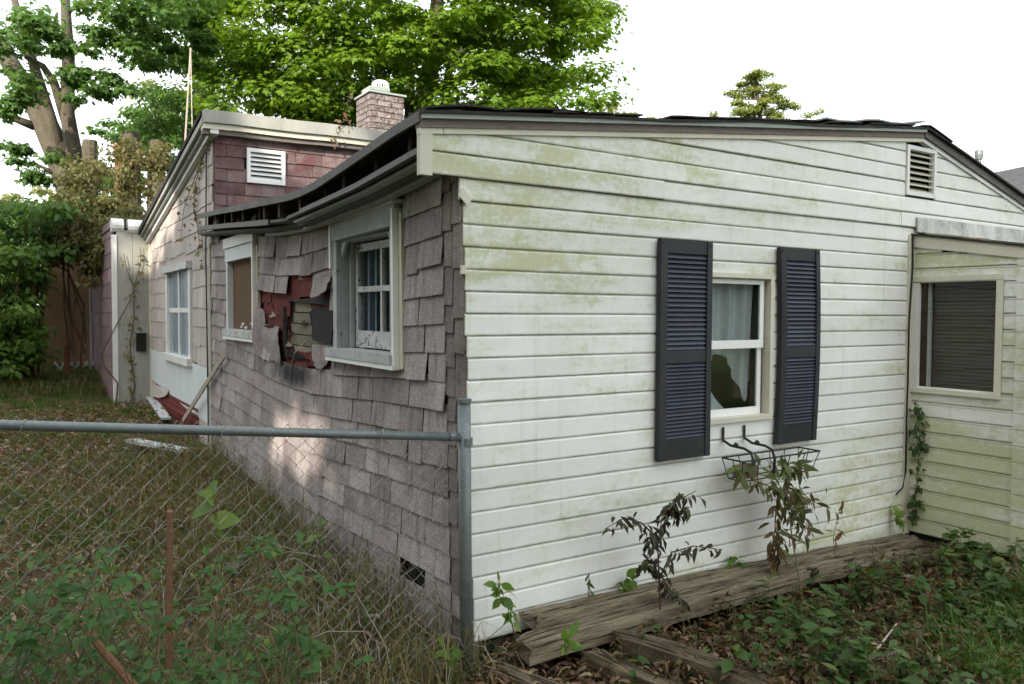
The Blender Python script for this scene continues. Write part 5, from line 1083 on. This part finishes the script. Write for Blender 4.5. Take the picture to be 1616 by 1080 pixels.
def wall_vine():
    R = np.random.default_rng(64); X = BX-.04; o = lambda px, py: on(px, py, 0, X)
    main = [o(333, 205), o(322, 245), o(308, 290), o(306, 330), o(320, 380), o(318, 420)]; b2 = [o(322, 245), o(300, 300), o(290, 330), o(285, 380)]; b3 = [o(306, 330), o(312, 360), o(317, 400)]
    lv = along(main, 80, R, .075, lambda R: R.normal(0, .6, 3)+[-.3, 0, -.7], lambda R: R.uniform(0, 1), 0, .04)+along(b2, 22, R, .07, lambda R: R.normal(0, .6, 3)+[-.3, 0, -.7], lambda R: R.uniform(0, 1), .0, .03)
    plant('wall_vine', 'straggling half-dry vine hanging from the rear roof corner over the pale wall', 'vine', [main, b2, b3], lv, 'vine', T_OVAL, 'stem', .006, seed=4)
    Yw = YE-.04; o = lambda px, py: on(px, py, 1, Yw); a1 = [o(188, 650), o(212, 612), o(186, 598), o(162, 580)] if False else [o(183, 640), o(186, 605), o(165, 578), o(160, 560), o(180, 520), o(205, 475), o(212, 455), o(200, 425), o(195, 400)]
    a2 = [o(205, 640), o(213, 610), o(208, 575), o(205, 545), o(212, 500), o(211, 455), o(222, 415), o(222, 390)]
    lv = along(a2, 60, R, .08, lambda R: R.normal(0, .6, 3)+[0, 0, -.6], lambda R: R.uniform(0, .9), 0, .04)+along(a1[5:], 16, R, .07, lambda R: R.normal(0, .6, 3)+[0, 0, -.6], lambda R: R.uniform(0, .9), 0, .04)
    plant('wall_vine', 'bare twisting vine stems climbing the grey end panel of the rear wing', 'vine', [a1, a2], lv, 'vine', T_OVAL, 'stem', .012, seed=5)
    o = lambda px, py: on(px, py, 0, -.12); 
wall_vine()
def chim_vine():
    R = np.random.default_rng(65); o = onY(Y1-.19); m_ = [o(553, 200), o(545, 180), o(549, 160), o(552, 140)]; b = [o(548, 185), o(530, 205), o(538, 225)]
    lv = along(m_, 14, R, .06, lambda R: R.normal(0, .6, 3)+[0, 0, -.5], lambda R: R.uniform(0, .9), 0, .03)+along(b, 22, R, .055, lambda R: R.normal(0, .6, 3)+[0, 0, -.6], lambda R: R.uniform(0, .5), 0, .05)
    plant('dead_creeper', 'dry reddish creeper hanging over the rear fascia beside the chimney', 'creeper', [m_, b], lv, 'mixwilt', T_OVAL, 'stem', .005, seed=6)
chim_vine()
# ================= TREES =================
def tree(name, label, base, cat='tree', group=None): return thing(name, base, label, cat, group)
def pxl(*pts): return [at(*p) for p in pts]
# big maple behind the house
def maple():
    c = at(655, 60, 18.5); base = np.array([c[0], c[1], .3]); t = tree('maple_tree', 'large bright green maple rising behind the chimney and roof', base)
    R = np.random.default_rng(101); mb = MB(); f_ = lambda px, py, d=18.5: at(px, py, d)
    for pts, r0, r1 in (([base, base+[0, 0, 3.5], f_(668, 160), f_(685, 90), f_(690, 0), f_(680, -120)], .30, .12), ([f_(668, 165), f_(620, 150, 18), f_(560, 60, 17.5), f_(520, -20, 17.5)], .14, .04), ([f_(672, 150), f_(740, 120, 18), f_(830, 70, 17.5), f_(890, 20, 17.5)], .13, .04), ([f_(690, 60), f_(600, 10, 18.5), f_(540, -60)], .1, .04), ([f_(686, 100), f_(780, 60), f_(860, -40)], .1, .04), ([f_(645, 190, 18.6), f_(648, 120, 18.4), f_(630, 60, 18.4), f_(610, 0, 18.4)], .12, .06), ([f_(560, 140, 18), f_(470, 90, 18), f_(400, 30, 18)], .08, .03), ([f_(700, 190, 19), f_(706, 130, 19), f_(712, 80, 19)], .12, .09)):
        mb.tube(pts, list(np.linspace(r0, r1, len(pts))), 8)
    mb.build('trunk', M['bark'], t, smooth=True)
    cs = []; rad = []
    rt = CR*np.array([1, 1, 0]); rt /= np.linalg.norm(rt); fw = np.array([-rt[1], rt[0], 0])
    ce = at(655, 20, 18.8)
    tries = 0
    while len(cs) < 480 and tries < 40000:
        tries += 1; d = R.normal(size=3); d /= np.linalg.norm(d)
        r = R.uniform(.70, 1.0)**.6 if R.random() < .82 else R.uniform(.35, .8)
        lob = 1+.10*math.sin(d[0]*5+1)+.10*math.sin(d[1]*6+d[2]*4)
        p = ce+(rt*d[0]*4.75*lob+fw*d[1]*3.7*lob+np.array([0, 0, d[2]*4.0*lob]))*r
        if (p-CAM)@CF > 20.5 and R.random() < .8: continue
        if p[2] < 4.3: continue
        cs.append(p); rad.append(R.uniform(.42, .78))
    for (px, py, d, r) in ((355, 150, 17, .8), (420, 150, 16.6, .8), (480, 165, 16.4, .75), (390, 100, 16.8, .8), (455, 90, 16.4, .8), (850, 175, 16.6, .6), (905, 165, 16.6, .6), (780, 175, 16.6, .65), (940, 120, 17, .75), (955, 160, 17, .6), (930, 60, 17, .8), (900, 20, 17, .7), (350, 60, 17.4, .7), (370, 20, 17.4, .7), (700, 178, 16.6, .5), (330, 120, 17.2, .5), (345, 175, 16.2, .6), (400, 60, 16.4, .8), (430, 20, 16.4, .8), (500, 120, 16.2, .7), (530, 60, 16.4, .8), (600, 40, 16.2, .8), (560, 100, 16.0, .6), (500, 30, 16.2, .7), (640, 90, 16, .6), (760, 110, 16, .7), (820, 60, 16.2, .7), (740, 30, 16, .8)): cs.append(at(px, py, d)); rad.append(r)
    crown('crown', np.array(cs), np.array(rad), 190, .128, T_MAPLE, M['maple'], t, flat=.55, upbias=.75, jit=.45, droop=.55, shell=.55)
maple()
# tall dark-limbed tree at the upper left
def left_tree():
    D0 = 17.6; f_ = lambda px, py, d=D0: at(px, py, d+(1.1 if d < 17 else 0)); base = f_(140, 420); base[2] = .5
    t = tree('broadleaf_tree', 'tall grey-barked tree with spreading limbs at the upper left', base); mb = MB()
    for pts, r0, r1 in (([base, f_(135, 400), f_(118, 310), f_(92, 240), f_(55, 160), f_(22, 110), f_(-20, 40)], .42, .16), ([f_(120, 315, 16.3), f_(118, 250, 16.3), f_(106, 180, 16.2), f_(108, 90, 16.2), f_(104, 20, 16.2), f_(100, -60, 16.2)], .2, .08), ([f_(104, 190, 16.2), f_(85, 130, 16.1), f_(68, 105, 16.1), f_(40, 90, 16)], .11, .05), ([f_(100, 260, 16.4), f_(80, 190, 16.4), f_(62, 130, 16.4), f_(40, 60, 16.4), f_(20, -10, 16.4)], .16, .07), ([f_(55, 200, 16.4), f_(25, 188, 16.2), f_(-15, 170, 16)], .10, .06), ([f_(96, 280, 16.4), f_(75, 268, 16.2), f_(50, 255, 16)], .06, .02), ([f_(108, 90, 16.2), f_(150, 60, 15.8), f_(200, 40, 15.6), f_(260, 70, 15.5)], .06, .015), ([f_(150, 60, 15.8), f_(210, 110, 15.6)], .03, .012), ([f_(104, 20, 16.2), f_(180, -20, 15.8), f_(260, 10, 15.6)], .05, .02), ([f_(85, 60, 16.2), f_(90, 20, 16.2)], .05, .03)):
        mb.tube(pts, list(np.linspace(r0, r1, len(pts))), 9)
    mb.build('trunk', M['bark'], t, smooth=True)
    R = np.random.default_rng(102); cs = []; rad = []
    def sp(n, x0, x1, y0, y1, d0, d1, r0, r1):
        for _ in range(n): cs.append(at(R.uniform(x0, x1), R.uniform(y0, y1), R.uniform(d0, d1))); rad.append(R.uniform(r0, r1))
    sp(17, -30, 70, 20, 120, 15.5, 17, .35, .6); sp(20, 120, 330, -40, 40, 14.8, 16.8, .3, .55); sp(9, 130, 230, 30, 85, 15.2, 16, .22, .42); sp(9, 120, 225, 118, 160, 15.2, 16, .2, .36); sp(6, 20, 85, 250, 290, 15.8, 16.2, .22, .38); sp(5, -10, 38, 215, 245, 15.8, 16.2, .2, .34); sp(5, 5, 60, 120, 165, 15.8, 16.2, .2, .4); sp(24, 190, 330, 0, 110, 16, 17, .25, .5); sp(4, -20, 30, 160, 185, 15.5, 16, .18, .3); sp(5, 60, 110, 20, 90, 15.6, 16, .2, .32); sp(6, 110, 130, 110, 140, 15.8, 16, .2, .3)
    crown('crown', np.array(cs), np.array(rad), 95, .115, T_MAPLE, M['sycamore'], t, flat=.6, upbias=.6, jit=.7, droop=.6, shell=.8)
left_tree()
# dark tree between
def mid_tree():
    base = at(290, 300, 21); base[2] = .5; t = tree('dark_tree', 'dark feathery tree standing behind the antenna mast', base); R = np.random.default_rng(103); mb = MB(); mb.tube([base, at(300, 200, 21), at(330, 120, 21), at(300, 20, 21)], [.25, .18, .12, .06], 8); mb.tube([at(325, 130, 21), at(270, 90, 21), at(240, 60, 21)], [.08, .05, .02], 6); mb.build('trunk', M['darkbark'], t)
    cs = []; rad = []
    for (n, x0, x1, y0, y1) in ((46, 215, 330, 145, 260), (14, 290, 345, 70, 160), (34, 200, 335, -20, 110)):
        for _ in range(n): cs.append(at(R.uniform(x0, x1), R.uniform(y0, y1), R.uniform(19.5, 22))); rad.append(R.uniform(.3, .6))
    crown('crown', np.array(cs), np.array(rad), 130, .15, T_LONG, M['darkleaf'], t, flat=.7, upbias=.4, jit=.8, droop=.5, shell=.8)
mid_tree()
# cedar beyond the roof
def cedar():
    base = at(1200, 190, 22); top = at(1192, 112, 22); b0 = base.copy(); b0[2] = 0; t = tree('cedar_tree', 'sparse cedar top showing above the white gable roof', b0); mb = MB(); mb.tube([b0, base, top], [.16, .07, .015], 7); R = np.random.default_rng(104); cs = []; rad = []
    def br(x, y, n, r=.16, s=1):
        p = at(x, y, 22+R.uniform(-.6, .6)); q = base+(top-base)*np.clip((192-y-6)/80, 0, 1); mb.tube([q, (p+q)/2+[0, 0, -.05], p], [.025, .015, .006], 5)
        for k in range(n): u = .45+.55*(k+R.random())/n; cs.append(q+(p-q)*u+R.normal(0, .06, 3)); rad.append(r*R.uniform(.7, 1.2))
    for x, y, n in ((1148, 152, 7), (1160, 165, 6), (1165, 133, 5), (1178, 120, 4), (1212, 118, 3), (1228, 140, 6), (1240, 158, 6), (1258, 168, 7), (1215, 150, 6), (1180, 150, 7), (1190, 135, 6), (1195, 118, 4), (1205, 165, 8), (1185, 175, 8), (1225, 178, 7), (1170, 182, 7), (1155, 175, 4), (1238, 186, 6)): br(x, y, n)
    for x, y in ((1272, 186), (1282, 182), (1295, 178), (1128, 186), (1126, 182)): cs.append(at(x, y, 22)); rad.append(.14)
    mb.build('trunk', M['darkbark'], t); crown('crown', np.array(cs), np.array(rad), 60, .11, T_LONG, M['cedar'], t, flat=.5, upbias=.3, jit=.9, droop=-.3, shell=.9)
cedar()
def far_tree(name, label, px, py, d, rw, rh, n, mat, size, per=90, grp=None):
    c = at(px, py, d); base = np.array([c[0], c[1], .4]); t = tree(name, label, base, group=grp); R = np.random.default_rng(int(px+py)+7); MB().tube([base, c], [.2, .05], 7).build('trunk', M['darkbark'], t)
    cs = []; rad = []
    for _ in range(n): q = R.normal(size=3); q /= np.linalg.norm(q); cs.append(c+q*R.uniform(.3, 1)*np.array([rw, rw, rh])); rad.append(R.uniform(.2, .38)*min(rw, rh))
    crown('crown', np.array(cs), np.array(rad), per, size, T_DIA, M[mat], t, flat=.7, upbias=.6, jit=.7, shell=.8)
far_tree('far_tree', 'pale yellow-green treetop far behind the roof right of the maple', 975, 215, 40, 2.4, 1.7, 34, 'pale', .22)
far_tree('far_tree', 'sunlit pale tree far away at the left edge behind the bush', 30, 345, 34, 3.0, 1.4, 40, 'pale', .22)
far_tree('far_tree', 'pale green treetop far behind, between the stumps and the dark tree', 285, 185, 44, 3.2, 2.6, 40, 'pale', .26)
far_tree('far_tree', 'dull green far tree low behind the left bush', 110, 420, 30, 4.5, 2.4, 60, 'darkleaf', .22)
far_tree('far_tree', 'bluish green treetop just right of the vine-covered stumps', 235, 240, 26, 2.0, 1.4, 36, 'darkleaf', .17)
far_tree('hedge_tree', 'dense low green tree filling the gap behind the left bush', 40, 470, 22, 3.4, 2.6, 90, 'bush', .2, 110)
far_tree('hedge_tree', 'mid green low tree behind the plywood and hanging vines', 150, 400, 23, 2.2, 2.4, 60, 'darkleaf', .2, 100)
# bush at the left edge
def bush(name, label, spots, mat, size, per, tm, seed):
    R = np.random.default_rng(seed); cs = np.array([at(x, y, d) for x, y, d, r in spots]); rad = np.array([r for *_, r in spots]); b = cs.mean(0).copy(); b[2] = gz(b[0], b[1]); t = thing(name, b, label, 'bush'); mb = MB()
    for c in cs[::2]: mb.tube([b+R.normal(0, .1, 3)*[1, 1, 0], (b+c)/2+R.normal(0, .1, 3), c], [.025, .018, .006], 5)
    mb.build('stems', M['stem'], t); crown('foliage', cs, rad, per, size, tm, M[mat], t, flat=.8, upbias=.5, jit=.7, droop=.7, shell=.8)
R_ = np.random.default_rng(9)
bush('bush', 'dense dark green bush at the left edge beside the plywood', [(R_.uniform(-40, 58), R_.uniform(395, 590), R_.uniform(12.6, 14), R_.uniform(.2, .36)) for _ in range(60)], 'bush', .12, 120, T_OVAL, 1)
bush('bush', 'taller loose light green shrub above the dark bush at the left edge', [(R_.uniform(-30, 105), R_.uniform(328, 410), R_.uniform(12.8, 14.5), R_.uniform(.2, .42)) for _ in range(36)], 'sycamore', .13, 90, T_OVAL, 2)
# cut trunks smothered by withered vine
for (x, y, r, lab) in ((142, 222, .16, 'sawn-off trunk nearest the spreading tree, leftmost of the three stubs'), (206, 210, .2, 'tall knobbly sawn-off trunk in the middle of the three stubs'), (249, 222, .16, 'sawn-off trunk with a hole near its top, closest to the rear roof')):
    b = at(x-2, 430, 16.6); b[2] = .4; tp = at(x, y, 16.6); r *= 1.1; s = thing('cut_trunk', b, lab, 'tree stump', 'sawn-off trunks behind the rear wing')
    MB().tube([b, b*.5+tp*.5+[.05, 0, 0], tp-[0, 0, .5], tp-[0, 0, .15], tp], [r*1.2, r*.95, r*.8, r*.95, r*.8], 10).build('trunk', M['bark'], s); MB().tube([tp-[0, 0, .6], tp+[.12, -.1, -.45]], [r*.5, r*.35], 7).build('branch_stub', M['bark'], s)
MB().tube([on(196, 440, 1, 14.5), on(190, 330, 1, 14.5), on(186, 228, 1, 14.5)], .08, 8).build('rusty_pipe', M['rust'], label='rust-red pipe standing among the vine-covered trunks', cat='pipe')
def vine_mass():
    R = np.random.default_rng(77); cs = []; rad = []
    def sp(n, x0, x1, y0, y1, d0, d1, r0=.16, r1=.34):
        for _ in range(n): cs.append(at(R.uniform(x0, x1), R.uniform(y0, y1), R.uniform(d0, d1))); rad.append(R.uniform(r0, r1))
    sp(40, 105, 190, 320, 410, 13.2, 14.4); sp(16, 100, 150, 260, 330, 13.6, 14.8); sp(22, 160, 262, 250, 340, 13.8, 14.6); sp(14, 135, 180, 395, 450, 13.0, 13.9, .12, .25); sp(10, 185, 262, 225, 270, 14, 14.6, .1, .22); sp(10, 78, 115, 370, 425, 13.4, 14.2, .12, .25); sp(9, 190, 225, 330, 360, 12.5, 13.4, .1, .2)
    b = at(150, 420, 14); b[2] = .4; t = thing('dead_vine', b, 'mass of withered brown-green vine draped over the sawn-off trunks', 'vine'); mb = MB()
    for i in range(6): p = at(R.uniform(85, 140), R.uniform(540, 600), 14.0); q = at(R.uniform(90, 160), R.uniform(400, 440), 13.9); mb.tube([p, (p+q)/2+R.normal(0, .08, 3), q, q+R.normal(0, .2, 3)+[0, 0, .6]], [.022, .018, .014, .01], 5)
    mb.build('stems', M['stem'], t); crown('foliage', np.array(cs), np.array(rad), 95, .085, T_OVAL, M['vine'], t, flat=1.2, upbias=.1, jit=.9, droop=.9, shell=.9)
vine_mass()
# ================= TREES BEHIND THE CAMERA (they shade the house and show in its windows) =================
PATCH = [(np.array([0, 3.12, .68]), .13), (np.array([0, 2.62, .62]), .13), (np.array([0, 2.18, .72]), .10), (np.array([.75, 5.5, 3.55]), .28)]
def gaps(c):  # leaves cut away along the sun's path to let sunlit patches reach the house
    k = np.ones(len(c), bool)
    for p, r in PATCH:
        d = c-p; al = d@TOSUN; dist = np.linalg.norm(d-al[:, None]*TOSUN, axis=1); k &= dist > r+.30
    return k
def shade(px, py, rw, zc, rh, n, seed, lab, per=120):
    R = np.random.default_rng(seed); b = np.array([px, py, -.2]); t = tree('shade_tree', lab, b, group='trees behind the viewer'); MB().tube([b, b+[.1, 0, zc*.6], b+[0, .1, zc+rh*.4]], [.32, .25, .08], 9).build('trunk', M['bark'], t)
    cs = []; rad = []
    for _ in range(n): q = R.normal(size=3); q /= np.linalg.norm(q); cs.append(b+[0, 0, zc+.2]+q*R.uniform(.25, 1)**.7*np.array([rw, rw, rh])); rad.append(R.uniform(.6, 1.0))
    crown('crown', np.array(cs), np.array(rad), per, .42, T_HEART, M['sycamore'], t, keep=gaps, flat=.7, upbias=.5, jit=.8, shell=.9)
shade(-12.0, -4.0, 3.9, 5.9, 5.6, 300, 201, 'leafy tree standing left behind the viewer, shading the side wall')
shade(-9.4, -9.6, 3.9, 5.9, 5.6, 300, 202, 'leafy tree standing right behind the viewer, shading the white wall')
shade(-14.0, 2.6, 3.9, 5.9, 5.6, 290, 203, 'leafy tree standing far left of the yard, shading the rear wing')
shade(-5.8, -13.4, 3.9, 5.9, 5.6, 290, 204, 'leafy tree standing behind the viewer towards the street')
shade(10.6, -7.4, 2.0, 2.6, 1.9, 60, 205, 'leafy tree across from the white wall, mirrored in its window')
shade(16.0, -9.5, 3.2, 2.2, 2.0, 90, 206, 'broad leafy tree further off across from the white wall')
shade(-5.8, 12.5, 1.8, 2.3, 2.2, 80, 207, 'leafy tree left of the yard, mirrored in the four-pane window')
for o in bpy.data.objects:
    if '_w' in o.keys(): del o['_w']
